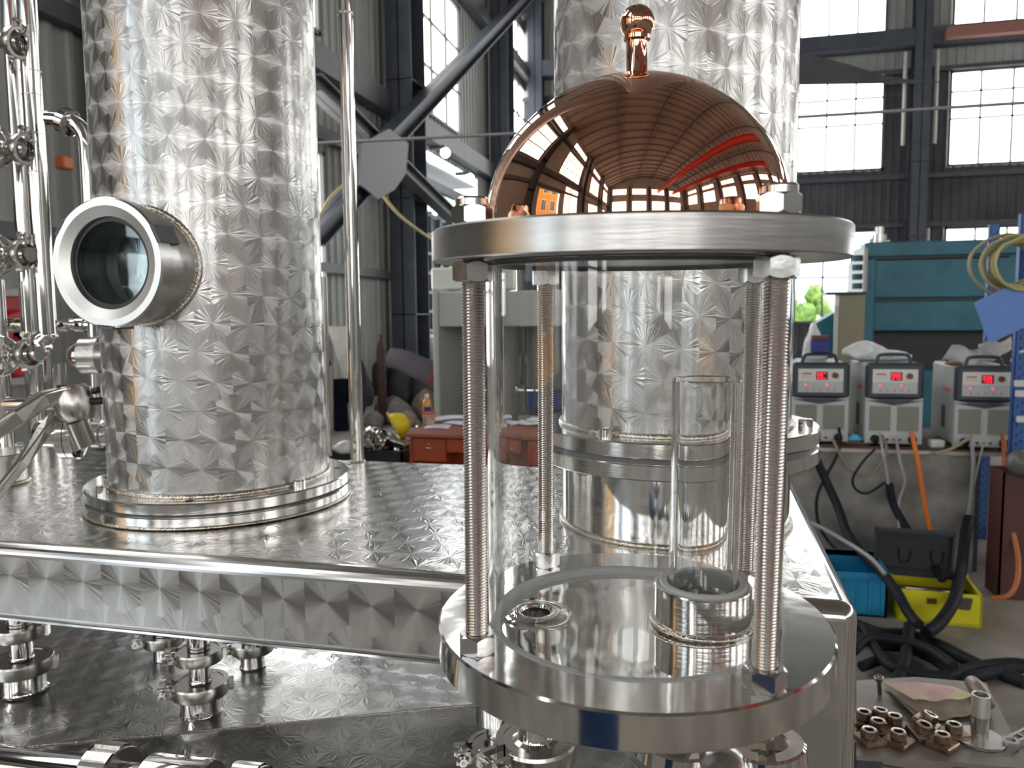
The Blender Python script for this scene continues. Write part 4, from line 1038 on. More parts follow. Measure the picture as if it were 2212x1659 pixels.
cable('grey_tube', 'grey tube joining the thick black hose under the middle welder', [Yp(1900, 935, 5.22), Yp(1907, 975, yf), Yp(1915, 1020, yf), Yp(1922, 1060, yf), Yp(1940, 1100, yf)], .008, M_clr)
cable('black_hose', 'thick black hose falling from under the middle welder across the toolbox', [Yp(1921, 1045, yf), Yp(1930, 1090, yf), Yp(1958, 1140, 5.0), Yp(1990, 1190, 4.8), Yp(2020, 1225, 4.6), Yp(2035, 1250, 4.45)], .024, M_hose)
cable('looped_cable', 'khaki cable looped on the bench front below the middle welder', [Yp(1905, 940, 5.2), Yp(1915, 975, yf), Yp(1890, 1018, yf), Yp(1860, 1026, yf), Yp(1830, 1010, yf), Yp(1812, 975, yf), Yp(1800, 950, 5.16)], .009, M_khaki)
cable('looped_cable', 'dark cable making a low round loop beside the khaki one', [Yp(1890, 970, yf), Yp(1862, 1000, yf-.01), Yp(1842, 1035, yf-.01), Yp(1850, 1058, yf-.01), Yp(1875, 1065, yf-.01), Yp(1912, 1042, yf-.01)], .008, M_hose)
cable('black_cable', 'black cable leaving the left welder down the bench front', [Yp(1812, 925, 5.24), Yp(1815, 960, 5.14), Yp(1800, 1000, yf), Yp(1778, 1040, yf), Yp(1764, 1080, yf), Yp(1768, 1130, yf), Yp(1790, 1170, 5.0), Yp(1820, 1200, 4.8)], .010, M_hose)
cable('black_hose', 'thick black hose slanting down beside the column towards the crate', [Yp(1760, 985, yf), Yp(1785, 1040, yf), Yp(1812, 1100, 5.0), Yp(1830, 1150, 4.85), Yp(1862, 1195, 4.6), Yp(1900, 1232, 4.35), Yp(1935, 1275, 4.1), Yp(1960, 1320, 4.0), Yp(1985, 1350, 3.9)], .026, M_hose)
cable('thin_hose', 'grey hose slanting over the blue crate from the left', [Yp(1740, 1125, 5.0), Yp(1775, 1140, 4.8), Yp(1830, 1172, 4.4), Yp(1880, 1205, 4.2), Yp(1912, 1240, 4.1)], .011, M_clr)
cable('khaki_cable', 'olive cable lying over the bench edge towards the right welder', [Yp(2100, 942, 5.2), Yp(2080, 955, 5.17), Yp(2050, 972, 5.15), Yp(2020, 980, 5.13)], .010, mat('olive_cable', (.38, .33, .2), .5))
cable('grey_tube', 'grey tube hanging from the right welder to the black hose end', [Yp(2098, 945, 5.2), Yp(2102, 1000, yf), Yp(2098, 1060, yf), Yp(2092, 1110, yf), Yp(2090, 1125, yf)], .011, M_clr)
cable('grey_tube', 'thin pale tube beside the right welder grey tube', [Yp(2124, 960, 5.14), Yp(2112, 1010, yf), Yp(2096, 1080, yf), Yp(2088, 1120, yf)], .006, M_clr)
cable('black_hose', 'thick black hose dropping into the yellow toolbox right side', [Yp(2092, 1120, yf), Yp(2085, 1160, 4.95), Yp(2078, 1220, 4.7), Yp(2070, 1262, 4.4), Yp(2060, 1300, 4.2), Yp(2030, 1345, 4.05), Yp(2000, 1368, 3.95)], .030, M_hose)
cable('rust_orange_cable', 'rusty orange cable running down from the right welder to the floor', [Yp(2166, 940, 5.2), Yp(2170, 980, 5.05), Yp(2168, 1060, 4.9), Yp(2180, 1120, 4.8), Yp(2197, 1190, 4.7), Yp(2198, 1250, 4.5), Yp(2180, 1285, 4.45), Yp(2145, 1292, 4.5)], .013, mat('rust_orange', (.52, .16, .06), .5))
# floor hoses
def fl(px, py, h=.03): return onz(px, py, FL+h)
HP = [
 ('black floor hose running from crate to the right edge nearest the toolbox', [(1840, 1345), (1900, 1368), (1960, 1372), (2030, 1395), (2110, 1435), (2215, 1475)], .030),
 ('black floor hose curving low across the floor behind the nuts plate', [(1850, 1372), (1900, 1392), (1960, 1400), (2020, 1425), (2080, 1462), (2160, 1450), (2215, 1440)], .026),
 ('black floor hose lowest and nearest on the floor behind the drawing', [(1862, 1440), (1910, 1425), (1960, 1440), (2030, 1462), (2110, 1440), (2180, 1432), (2220, 1436)], .024),
 ('black floor hose crossing upright over the others', [(1965, 1352), (1960, 1390), (1955, 1430), (1940, 1470), (1930, 1480)], .028),
 ('black floor hose half hidden under the tank corner', [(1868, 1355), (1890, 1400), (1925, 1440), (1985, 1455), (2050, 1462)], .022),
 ('dark floor hose returning to the crate corner', [(1845, 1405), (1880, 1378), (1950, 1385), (2010, 1405), (2060, 1440)], .024)]
for i, (lb, pts, r_) in enumerate(HP): cable('floor_hose', lb, [fl(px, py, .026+.012*i) for px, py in pts], r_, M_hose, 'black hoses on the floor')
# blue crate
p0, p1 = onz(1790, 1335, FL), onz(1915, 1335, FL); x0, x1 = p0.x, p1.x; y0 = p1.y; hh = .235
M_blue = mat('blue_crate_plastic', (.015, .26, .50), .45, var=.1, vscale=5)
t = thing('blue_crate', 'open blue plastic crate on the floor beside the yellow toolbox', 'crate', ((x0+x1)/2, y0+.2, FL)); hw = (x1-x0)/2
for nm, a in (('wall', (-hw, hw, -.2, -.19, 0, hh)), ('wall', (-hw, hw, .19, .2, 0, hh)), ('wall', (-hw, -hw+.01, -.2, .2, 0, hh)), ('wall', (hw-.01, hw, -.2, .2, 0, hh)), ('crate_floor', (-hw, hw, -.2, .2, 0, .01))): MB().box(*a).obj(nm, M_blue, t)
m = MB(); 
for a in ((-hw-.012, hw+.012, -.214, -.19, hh-.03, hh), (-hw-.012, hw+.012, .19, .214, hh-.03, hh), (hw-.01, hw+.012, -.2, .2, hh-.03, hh), (-hw-.012, -hw+.01, -.2, .2, hh-.03, hh)): m.box(*a)
m.obj('rim', M_blue, t)
for i in range(5): x = -hw+.02+i*(2*hw-.05)/4; MB().box(x, x+.012, -.208, -.2, .01, hh-.03).obj('rib', M_blue, t)
# yellow toolbox
M_yel = mat('yellow_toolbox', (.80, .72, .02), .4, var=.05, vscale=8); M_lid = mat('toolbox_lid', (.045, .05, .058), .45, var=.15, vscale=9)
p0, p1 = onz(1937, 1340, FL), onz(2120, 1356, FL); hw = (p1-p0).length/2; hh = .165; dp_ = .30
t = thing('yellow_toolbox', 'yellow toolbox standing open with its dark lid raised', 'toolbox', ((p0.x+p1.x)/2, (p0.y+p1.y)/2+.0, FL), (0, 0, -.06))
for nm, a in (('front_wall', (-hw, hw, 0, .012, 0.005, hh)), ('rear_wall', (-hw, hw, dp_-.012, dp_, 0.005, hh+.015)), ('left_wall', (-hw, -hw+.012, 0, dp_, 0.005, hh)), ('right_wall', (hw-.012, hw, 0, dp_, 0.005, hh)), ('tray_floor', (-hw, hw, 0, dp_, 0.0, .012))): MB().box(*a).obj(nm, M_yel, t)
MB().box(-hw+.01, hw-.01, .05, dp_-.02, .012, hh*.6).obj('dark_contents', M_black, t)
m = MB(); M = Matrix.Translation((-.06, dp_, hh)) @ Matrix.Rotation(.12, 4, 'X')
m.box(-hw-.02, hw-.02, 0, .012, 0, .25, M); 
for a in ((-hw-.02, hw-.02, -.04, 0, .238, .25), (-hw-.02, -hw-.008, -.04, 0, 0, .25), (hw-.032, hw-.02, -.04, 0, 0, .25), (-hw-.02, hw-.02, -.05, 0, 0, .03)): m.box(*a, M)
lid = m.obj('lid', M_lid, t)
for x in (-.06, .1): MB().tube([M @ Vector((x-.03, -.006, .14)), M @ Vector((x-.025, -.006, .08)), M @ Vector((x, -.006, .055)), M @ Vector((x+.025, -.006, .08)), M @ Vector((x+.03, -.006, .14))], .004, 6, sub=4).obj('lid_rib', M_black, lid)
m = MB(); m.prism([(-.024, 0), (.024, 0), (.034, .05), (.034, .06), (-.034, .06), (-.034, .05)], 0, .012, Matrix(((1, 0, 0, hw*.58), (0, 0, -1, 0), (0, 1, 0, hh-.075), (0, 0, 0, 1)))); m.obj('latch', mat('latch_grey', (.14, .14, .14), .3, .5), t)
MB().box(-hw*.30, -hw*.06, -.0015, 0, hh*.62, hh*.8).obj('brown_label', mat('brown_label', (.13, .06, .03), .6), t)
for i in range(2):
    m = MB(); m.cyl((-.16+.02*i, .06+i*.03, hh*.9), (.1, .12+.03*i, hh*.74), .009, 10); m.obj('spanner', M_nut, None, tuple(t.location)); o = m and D.objects[[q.name for q in D.objects if q.name.startswith('spanner') and q.parent is None][-1]]
    tag(o, ('chrome spanner', 'second chrome spanner')[i]+' lying across the open yellow toolbox', 'spanner')
# post, beam and rack at the right edge
M_rackblue = mat('rack_blue', (.03, .12, .36), .45, var=.1, vscale=5)
def post(label, pxl, pxr, y, ztop, zbot=FL):
    a, b = ony(pxl, 700, y), ony(pxr, 700, y); t = thing('rack_post', label, 'rack post', ((a.x+b.x)/2, y, zbot)); w = (b.x-a.x)/2
    m = MB(); m.box(-w, w, 0, .004, 0, ztop-zbot); m.box(-w, -w+.004, 0, .05, 0, ztop-zbot); m.box(w-.004, w, 0, .05, 0, ztop-zbot); m.obj('angle', M_rackblue, t)
    m = MB(); k_ = 0; z = .05
    while z < ztop-zbot-.05:
        m.box(-w*.45, -w*.2, -.001, .0, z, z+.018); m.box(w*.2, w*.45, -.001, 0, z+.02, z+.038); z += .055
    o = m.obj('punched_holes', M_black, t); o['kind'] = 'stuff'; return t
post('blue perforated rack post at the right frame edge', 2196, 2228, 5.0, .86)
post('blue perforated rack post behind the hanging cable coil', 2130, 2152, 6.0, .9)
m = MB(); a = ony(2170, 980, 4.75); m.box(a.x, a.x+.14, 4.75, 4.76, FL, -.56); m.box(a.x, a.x+.01, 4.75, 4.95, FL, -.56); m.box(a.x, a.x+.25, 4.95, 4.96, FL, -.56)
tag(m.obj('rust_channel', mat('red_oxide', (.10, .035, .03), .6)), 'dark red oxide steel channel standing at the right frame edge', 'channel')
p = ony(2205, 1000, 4.7)
t = thing('grey_motor', 'rounded grey motor end at the right frame edge', 'motor', tuple(p)); m = MB(); m.cyl((0, 0, 0), (.3, 0, -.02), .07, 28); m.sphere((0, 0, 0), .07, 20, 12); m.obj('motor_body', mat('motor_grey', (.12, .13, .12), .35), t)
tag(MB().box(0, .3, 0, .3, 0, .16).obj('red_crate', mat('red_plastic', (.35, .02, .03), .5), None, tuple(onz(2198, 1235, FL))), 'red plastic crate partly in view at the right frame edge', 'crate')
# hanging cable coil + blue board
p = ony(2178, 575, 4.9)
t = thing('cable_coil', 'khaki cable coil hanging on the blue rack post', 'cable coil', tuple(p))
for i in range(11):
    rd = random.Random(i); r_ = .12+.07*rd.random(); sx_ = .8+.25*rd.random(); pts = []
    for k_ in range(25): a = 2*PI*k_/24; pts.append((r_*sx_*math.cos(a)+.007*i-.02, -.010*i+.01*math.sin(a*3), r_*math.sin(a)*.88+.012*rd.random()))
    MB().tube(pts, .0085, 8, sub=2).obj('cable_turn', mat('khaki_sheath', (.27+.02*i, .25+.018*i, .19), .45), t)
m = MB(); pts = [ony(px, py, 4.82)-ony(2160, 680, 4.82) for px, py in ((2105, 656), (2112, 650), (2172, 622), (2190, 622), (2250, 640), (2250, 690), (2215, 706), (2146, 739), (2136, 738))]
m.prism([(q.x, q.z) for q in pts], 0, .006, Matrix(((1, 0, 0, 0), (0, 0, 1, 0), (0, 1, 0, 0), (0, 0, 0, 1)))); o = recalc(m.obj('blue_board', mat('periwinkle_plastic', (.13, .27, .68), .45), None, tuple(ony(2160, 680, 4.82)))); tag(o, 'flat bright blue plastic board hanging below the cable coil', 'board')
cable('white_tube', 'white tube arching at the right edge beside the right welder', [Yp(2186, 780, 5.1), Yp(2192, 768, 5.05), Yp(2205, 760, 5.0), Yp(2225, 758, 5.0)], .008, M_bag)
for i, (px, py) in enumerate(((2196, 828), (2198, 850), (2200, 905))):
    p = ony(px, py, 4.98); tag(MB().bbox(-.015, .035, -.03, 0, -.018, .018, .004).obj('white_fitting', mat('white_plastic', (.7, .7, .68), .4), None, tuple(p)), ('upper', 'middle', 'lowest')[i]+' white plastic fitting fixed to the right edge rack post', 'fitting', 'white fittings on the rack post')
# teal press
M_teal = mat('teal_machine_paint', (.012, .135, .19), .4, var=.25, vscale=2.5); M_beige = mat('beige_post_paint', (.27, .245, .17), .5)
YPR = 9.0
def PX(px, py, y=YPR): return ony(px, py, y)
t = thing('teal_press', 'large teal press brake with a deep horizontal beam behind the welders', 'press', (3.0, YPR, FL)); o = Vector((3.0, YPR, FL))
def prbox(nm, a, b, dy0, dy1, mt_, b_=.01):
    p, q = PX(*a)-o, PX(*b)-o; return MB().bbox(min(p.x, q.x), max(p.x, q.x), dy0, dy1, min(p.z, q.z), max(p.z, q.z), b_).obj(nm, mt_, t)
prbox('upper_beam', (1872, 528), (2200, 640), .0, .8, M_teal); prbox('lower_beam', (1872, 652), (2200, 714), .0, .8, M_teal); prbox('seam_band', (1872, 640), (2200, 652), .03, .8, M_black)
prbox('front_lip', (1876, 552), (2180, 556), -.03, .0, M_black); prbox('side_frame', (1862, 560), (1878, 965), -.05, .85, M_teal); prbox('top_tube', (1866, 525), (2200, 548), -.06, .2, M_teal)
prbox('throat_shade', (1880, 714), (2200, 850), .3, .7, M_black); prbox('bed', (1880, 800), (2200, 970), .1, .7, M_teal)  # black block stands in for the shade inside the press opening
prbox('guide_bar', (1861, 536), (1869, 632), -.12, -.06, mat('guide_grey', (.30, .30, .29), .4, .4))
m = MB()
for k_ in range(5):
    p = PX(1853, 556+k_*20)-o; m.cyl((p.x, -.02, p.z-.04), (p.x, -.02, p.z+.02), .06, 16)
m.obj('adjuster_stack', mat('dark_teal', (.01, .06, .085), .4), t)
q = thing('beige_post', 'beige square machine post with a dark top plate beside the press', 'post', tuple(PX(1836, 765, 7.6)))
o2 = PX(1836, 765, 7.6)
p, r_ = PX(1813, 636, 7.6)-o2, PX(1860, 960, 7.6)-o2
MB().bbox(p.x, r_.x, 0, .25, FL-o2.z, p.z, .008).obj('post_body', M_beige, q); p2 = PX(1784, 634, 7.6)-o2
MB().box(p2.x, r_.x+.0, -.02, .27, p.z, p.z+.02).obj('top_plate', M_black, q); MB().box(p.x-.035, p.x, 0, .03, FL-o2.z, p.z-.1).obj('edge_strip', mat('pale_edge', (.55, .53, .46), .5), q)
m = MB(); pts = [PX(px, py, 8.2) for px, py in ((1740, 770), (1760, 700), (1805, 674), (1815, 674), (1815, 960), (1740, 960))]
m.prism([(s_.x-pts[0].x, s_.z-pts[0].z) for s_ in pts], 0, .3, Matrix(((1, 0, 0, 0), (0, 0, 1, 0), (0, 1, 0, 0), (0, 0, 0, 1)))); tag(recalc(m.obj('teal_guard', M_teal, None, tuple(pts[0]))), 'teal sloping machine guard left of the beige post', 'guard')
# things above press
p = PX(1903, 524); t = thing('hydraulic_valve', 'small grey hydraulic valve on top of the press beam', 'valve', (p.x, YPR+.1, PX(1903, 530).z)); MB().cyl((0, 0, 0), (0, 0, .12), .07, 18).cyl((0, 0, .12), (0, 0, .2), .045, 14).cyl((-.1, 0, .05), (.1, 0, .05), .03, 12).obj('valve_body', M_satin, t)
# draped welding shade on the far wall
m = MB(); pts = [ony(px, py, YF-.62) for px, py in ((1700, 118), (1748, 116), (1830, 138), (1912, 164), (1975, 173), (2052, 178), (1700, 184))]
m.prism([(s_.x, s_.z) for s_ in pts], 0, .02, Matrix(((1, 0, 0, 0), (0, 0, 1, YF-.62), (0, 1, 0, 0), (0, 0, 0, 1)))); tag(recalc(m.obj('shade_cloth', M_claddark)), 'dark shade cloth sagging across the far wall above the windows', 'cloth')
# wire rod spanning the hall
a = ony(640, 312, 5.3); b = ony(2230, 221, 5.3)
o = MB().tube([Vector((0, 0, 0)), (b-a)*.5+Vector((0, 0, -.012)), b-a], .011, 10, sub=8).obj('tie_rod', mat('tie_rod', (.32, .32, .33), .4, .5), None, tuple(a)); tag(o, 'thin grey horizontal rod spanning the hall behind both columns', 'rod')

# ------------------------------------------------------------------ nuts plate at bottom right
PZ = -.42
M_plate = mat('scratched_plate', (.30, .28, .25), .38, .6, var=.25, vscale=6, bump=.2, bscale=40, bdist=.001)
t = thing('work_plate', 'scratched steel plate table beside the tank corner', 'table', (.3, 1.5, FL)); o = Vector((.3, 1.5, FL))
pts = [onz(px, py, PZ) for px, py in ((1850, 1632), (2080, 1648), (2300, 1668), (2280, 1650), (2190, 1590), (2130, 1475), (1975, 1462), (1850, 1470))]
m = MB(); m.prism([(q.x-o.x, q.y-o.y) for q in pts], PZ-FL-.008, PZ-FL); recalc(m.obj('plate', M_plate, t))
for (px, py) in ((1880, 1615), (2100, 1490), (2200, 1640)):
    q = onz(px, py, PZ)-o; MB().box(q.x-.02, q.x+.02, q.y, q.y+.03, 0, PZ-FL-.008).obj('leg', M_colp, t)
q = onz(1914, 1537, PZ)-o; MB().disc(.006, PZ-FL+.0005, 16, Matrix.Translation((q.x, q.y, 0))).obj('drilled_hole', M_dark, t)
M_rnut = mat('brown_plated_nut', (.34, .25, .19), .33, .85, var=.4, vscale=60); M_rim = mat('bright_nut_rim', (.72, .68, .60), .3, .9)
def weldnut(label, px, py, rz, tilt=(0, 0), z=0):
    c = onz(px, py, PZ+z)
    t = thing('weld_nut', label, 'nut', (c.x, c.y, PZ+z), (tilt[0], tilt[1], rz), 'square based nuts on the plate')
    MB().bbox(-.021, .021, -.021, .021, 0, .009, .002).obj('square_base', M_rnut, t)
    m = MB(); hexnut(m, .025, .013, .009, .0075); m.obj('hex_body', M_rnut, t)
    m = MB(); m.lathe([(.012, .0222), (.0118, .0232), (.0085, .0236), (.0078, .022), (.0078, .013)], 28); m.obj('bright_rim', M_rim, t); m = MB(); m.disc(.0078, .0135, 20); m.obj('bore', M_dark, t)
weldnut('square based nut at the left front of the nut heap', 1877, 1602, .5)
weldnut('square based nut second from the left in the front row', 1940, 1606, .9)
weldnut('square based nut standing in front at the heap right end', 2035, 1612, .85)
weldnut('square based nut behind the front left pair', 1896, 1582, .2)
weldnut('square based nut behind the second front nut', 1932, 1571, .7)
weldnut('square based nut at the right end touching the pipe flange', 2060, 1590, .4)
weldnut('square based nut leaning in the middle behind the gap', 1992, 1588, .3, (.15, .1), .004)
weldnut('square based nut at the very back of the heap', 1900, 1558, .6, (0, .1), .003)
weldnut('square based nut at the back left against the tank edge', 1866, 1562, .1)
weldnut('tipped nut lying on the drawing corner at the back', 2000, 1566, 1.1, (.3, .2), .008)
c = onz(2115, 1598, PZ); t = thing('flanged_pipe_stub', 'upright short pipe on a round base plate beside the nuts', 'pipe stub', (c.x, c.y, PZ))
MB().lathe([(0, 0), (.040, 0), (.041, .001), (.041, .004), (.040, .005), (0, .005)], 40).obj('base_disc', M_brush, t)
MB().lathe([(.0145, .005), (.0145, .045)], 32).obj('lower_tube', M_brush, t)
m = MB(); m.lathe([(.0148, .045), (.0148, .082), (.0142, .083), (.0125, .083), (.0118, .082), (.0118, .03)], 32); m.disc(.0118, .03, 20); m.obj('threaded_end', M_ring, t)
c = onz(1900, 1500, PZ); t = thing('loose_bolt', 'small bolt standing tilted on the plate behind the nuts', 'bolt', (c.x, c.y, PZ+.001), (.25, -.12, 0))
MB().cyl((0, 0, .0), (0, 0, .03), .0042, 14).obj('shank', M_rod, t); m = MB(); m.lathe([(.0042, .028), (.0085, .034), (.0085, .040), (.0075, .041), (.004, .041), (.0038, .037)], 24); m.disc(.0038, .037, 12); m.obj('head', M_nut, t)
# drawing sheet with its pink cover
def sheet(name, label, quad, mt_, z, th=.0006, curl=.01, n=14, col=None):
    c = [onz(px, py, PZ+z) for px, py in quad]; o = c[0]
    def f(u, v):
        p = (c[0]*(1-u)+c[1]*u)*(1-v)+(c[3]*(1-u)+c[2]*u)*v-o; return (p.x, p.y, p.z+curl*(u*(1-u))*2*math.sin(v*3+1)+.002*math.sin(u*14)*v+.0005)
    m = MB(); m.grid(f, n, n); ob = m.obj(name, mt_, None, tuple(o)); return tag(ob, label, 'paper')
M_draw = mat('stained_paper', (.42, .37, .29), .8, var=.25, vscale=9)
M_pink = mat('watercolour_pink', (.80, .36, .66), .7, vscale=11, var=.01, col2=(.88, .84, .52))
sheet('drawing_sheets', 'stained brown folded paper lying under the pink sheet', ((1908, 1480), (2075, 1500), (2110, 1538), (2000, 1555)), M_draw, .010, curl=.015)
sheet('drawing_sheets', 'dirty white lower paper edge curling out on the plate', ((1906, 1478), (2060, 1500), (2105, 1540), (1985, 1556)), mat('paper_white', (.55, .52, .45), .8, var=.15, vscale=6), .004, curl=.006)
sheet('pink_sheet', 'pink and yellow tinted paper lying on the brown folded paper', ((1912, 1476), (2060, 1484), (2105, 1504), (1975, 1512)), M_pink, .024, curl=.012)
c = onz(2098, 1492, PZ); t = thing('grinder_grip', 'rounded brown-grey handle lying behind the papers', 'handle', (c.x, c.y, PZ+.018))
m = MB(); d0 = onz(2130, 1525, PZ)-onz(2092, 1478, PZ); m.tube([(0, 0, 0), d0*.35, d0*.8, d0*1.1], .017, 16, sub=4, rs=[.013, .0165, .014, .006]); m.obj('grip', mat('worn_grip', (.25, .18, .15), .35, .3), t)
a, b = onz(2183, 1604, PZ+.006), onz(2240, 1568, PZ+.012); t = thing('ring_spanner', 'bright perforated spanner end at the right frame edge', 'spanner', tuple(a)); d_ = b-a; u_ = d_.normalized(); s_ = Vector((-u_.y, u_.x, 0))
m = MB(); M = Matrix(((u_.x, s_.x, 0, 0), (u_.y, s_.y, 0, 0), (0, 0, 1, 0), (0, 0, 0, 1)))
m.lathe([(.0075, 0), (.0135, 0), None, (.0135, .005), None, (.0075, .005), None, (.0075, 0)], 24, M); m.box(.011, .09, -.0105, -.0055, 0, .005, M); m.box(.011, .09, .0055, .0105, 0, .005, M)
m.box(.03, .034, -.006, .006, 0, .005, M); m.box(.055, .06, -.006, .006, 0, .005, M); m.obj('ring_end', M_nut, t)
tag(MB().cyl((0, 0, 0), (.24, .0, -.012), .006, 10).obj('floor_rod', M_khaki, None, tuple(onz(1868, 1652, PZ-.06))), 'thin brown rod under the plate table front edge', 'rod')

# ------------------------------------------------------------------ workshop behind, between the columns
M_desk = mat('cherry_desk', (.40, .062, .014), .35, var=.12, vscale=3, stretch=(1, 1, 6)); M_desktop = mat('cherry_desktop', (.33, .10, .065), .35)
DZ = -.50; c0, c1 = onz(872, 936, DZ), onz(1185, 938, DZ)
t = thing('office_desk', 'cherry red office desk covered in papers behind the tank', 'desk', (c0.x, c0.y, FL)); L_ = c1.x-c0.x; hD = DZ-FL
MB().bbox(0, L_, 0, .62, hD-.028, hD, .006).obj('desk_top', M_desktop, t)
MB().box(.03, .05, .03, .6, 0, hD-.028).obj('side_panel', M_desk, t); MB().box(L_-.05, L_-.03, .03, .6, 0, hD-.028).obj('side_panel', M_desk, t); MB().box(.03, L_-.03, .58, .6, .3, hD-.028).obj('back_panel', M_desk, t)
for i, (xa, xb, zc) in enumerate(((.055, .30, .17), (.305, .62, .10), (L_-.3, L_-.055, .17))):
    d_ = MB().bbox(xa, xb, .025, .5, hD-.03-zc, hD-.036, .003).obj('drawer', M_desk, t)
    xm = (xa+xb)/2; m = MB(); m.tube([(xm-.03, .025, hD-.1), (xm-.022, .008, hD-.1), (xm+.022, .008, hD-.1), (xm+.03, .025, hD-.1)], .004, 8, sub=3); m.obj('handle', M_nut, d_)
    MB().cyl((xm, .026, hD-.075), (xm, .02, hD-.075), .008, 14).obj('lock', M_nut, d_)
M_paper = mat('desk_paper', (.70, .71, .78), .8, var=.05, vscale=20)
for i, (px, py, rz, lb) in enumerate(((955, 925, .2, 'leftmost paper overhanging the cherry desk front'), (1000, 918, -.1, 'paper beside the leftmost one on the cherry desk'), (1085, 920, .05, 'paper at the middle of the cherry desk behind the glass'), (1120, 915, -.25, 'paper at the right of the cherry desk'), (960, 912, .5, 'paper turned askew at the back of the cherry desk'))):
    c = onz(px, py, DZ); m = MB(); m.grid(lambda u, v: ((u-.5)*.30, (v-.5)*.21, .002+.003*i+.004*math.sin(u*6+i)), 8, 3); tag(m.obj('paper', M_paper, None, (c.x, c.y+.08, DZ+.003*i), (0, 0, rz)), lb, 'paper', 'papers on the desk')
c = onz(915, 922, DZ); t = thing('paper_cup', 'noodle tub with red rim on the desk corner', 'tub', (c.x, c.y+.12, DZ))
m = MB(); m.lathe([(.0, 0), (.042, 0), (.052, .085)], 32); m.obj('tub_body', mat('tub_print', (.40, .22, .14), .6, vscale=25, var=.01, col2=(.62, .48, .36)), t); MB().lathe([(.052, .083), (.056, .086), (.056, .095), (.05, .096)], 32).obj('red_rim', mat('tub_red', (.6, .05, .07), .4), t); MB().disc(.05, .09, 24).obj('lid', mat('tub_lid', (.55, .3, .28), .5), t)
c = onz(903, 926, DZ); tag(MB().lathe([(0, 0), (.02, 0), (.022, .008), (.012, .014), (0, .014)], 18).obj('metal_cap', M_nut, None, (c.x-.02, c.y+.06, DZ)), 'small shiny cap on the desk left of the tub', 'cap')
c = onz(921, 905, DZ); t = thing('drink_bottle', 'orange drink bottle with dark blue label and white cap', 'bottle', (c.x, c.y+.02, DZ))
MB().lathe([(.0, 0), (.031, .0), (.033, .01), (.033, .12), (.026, .15), (.013, .172)], 28).obj('bottle_body', mat('orange_drink', (.75, .36, .06), .2), t); MB().lathe([(.0335, .04), (.0335, .10)], 28, None, True, -2.0, .2).obj('label', mat('navy_label', (.03, .03, .12), .5), t); MB().lathe([(.014, .172), (.016, .174), (.016, .2), (.0, .2)], 20).obj('cap', mat('white_cap', (.8, .8, .8), .4), t)
# grey machine cabinet behind the desk
YM = 7.0; M_cab = mat('machine_grey_green', (.52, .545, .50), .45, var=.04, vscale=4); M_cabd = mat('machine_inner', (.36, .39, .355), .5)
o = Vector((ony(935, 700, YM).x, YM, FL)); t = thing('open_machine_cabinet', 'pale grey open fronted machine cabinet with tooling inside behind the desk', 'machine', tuple(o))
xR = ony(1215, 700, YM).x-o.x; zT = ony(1000, 622, YM).z-FL; zH = ony(1000, 706, YM).z-FL
MB().bbox(0, .05, 0, .8, 0, zT, .005).obj('side_wall', M_cab, t); MB().bbox(xR-.05, xR, 0, .8, 0, zT, .005).obj('side_wall', M_cab, t)
MB().bbox(.05, xR-.05, .02, .8, zH, zT-.03, .01).obj('header', M_cab, t); MB().box(.05, xR-.05, .76, .8, 0, zH).obj('back_wall', M_cabd, t); MB().box(.05, xR-.05, .05, .76, .3, .34).obj('deck', M_cabd, t)
MB().prism([(.05, .05), (.29, .76), (.05, .76)], .34, zH).obj('inner_gusset', M_cabd, t)
xa = .40; m = MB(); m.box(xa, xa+.12, .35, .5, zH-.28, zH); m.cyl((xa+.06, .42, zH-.5), (xa+.06, .42, zH-.28), .035, 16); m.cyl((xa+.06, .42, zH-.58), (xa+.06, .42, zH-.5), .055, 16); m.obj('spindle_head', M_black, t)
m = MB(); m.cyl((xa-.05, .3, zH-.62), (xa+.5, .3, zH-.62), .03, 16); m.cyl((xa-.06, .3, zH-.62), (xa-.02, .3, zH-.62), .06, 20); m.obj('cross_shaft', M_pol, t)
MB().bbox(xa+.12, xa+.75, .25, .5, zH-.80, zH-.62, .01).obj('blue_slide', mat('machine_blue', (.02, .07, .22), .4), t)
MB().bbox(xa, xa+.5, .2, .6, .34, zH-.85, .02).obj('pedestal', M_cabd, t)
m = MB(); m.cyl((.62, -.02, 0.75), (.62, -.02, 1.15), .028, 14, .01); m.obj('black_tube', M_black, t)
tag(MB().bbox(0, .40, 0, .3, 0, .22, .02).obj('cream_box', mat('cream_cover', (.75, .75, .68), .5), None, (o.x-.12+.0, YM+.3, zT+FL-.01)), 'cream boxy cover on top behind the grey machine cabinet', 'cover')  # plain box in one even cream colour
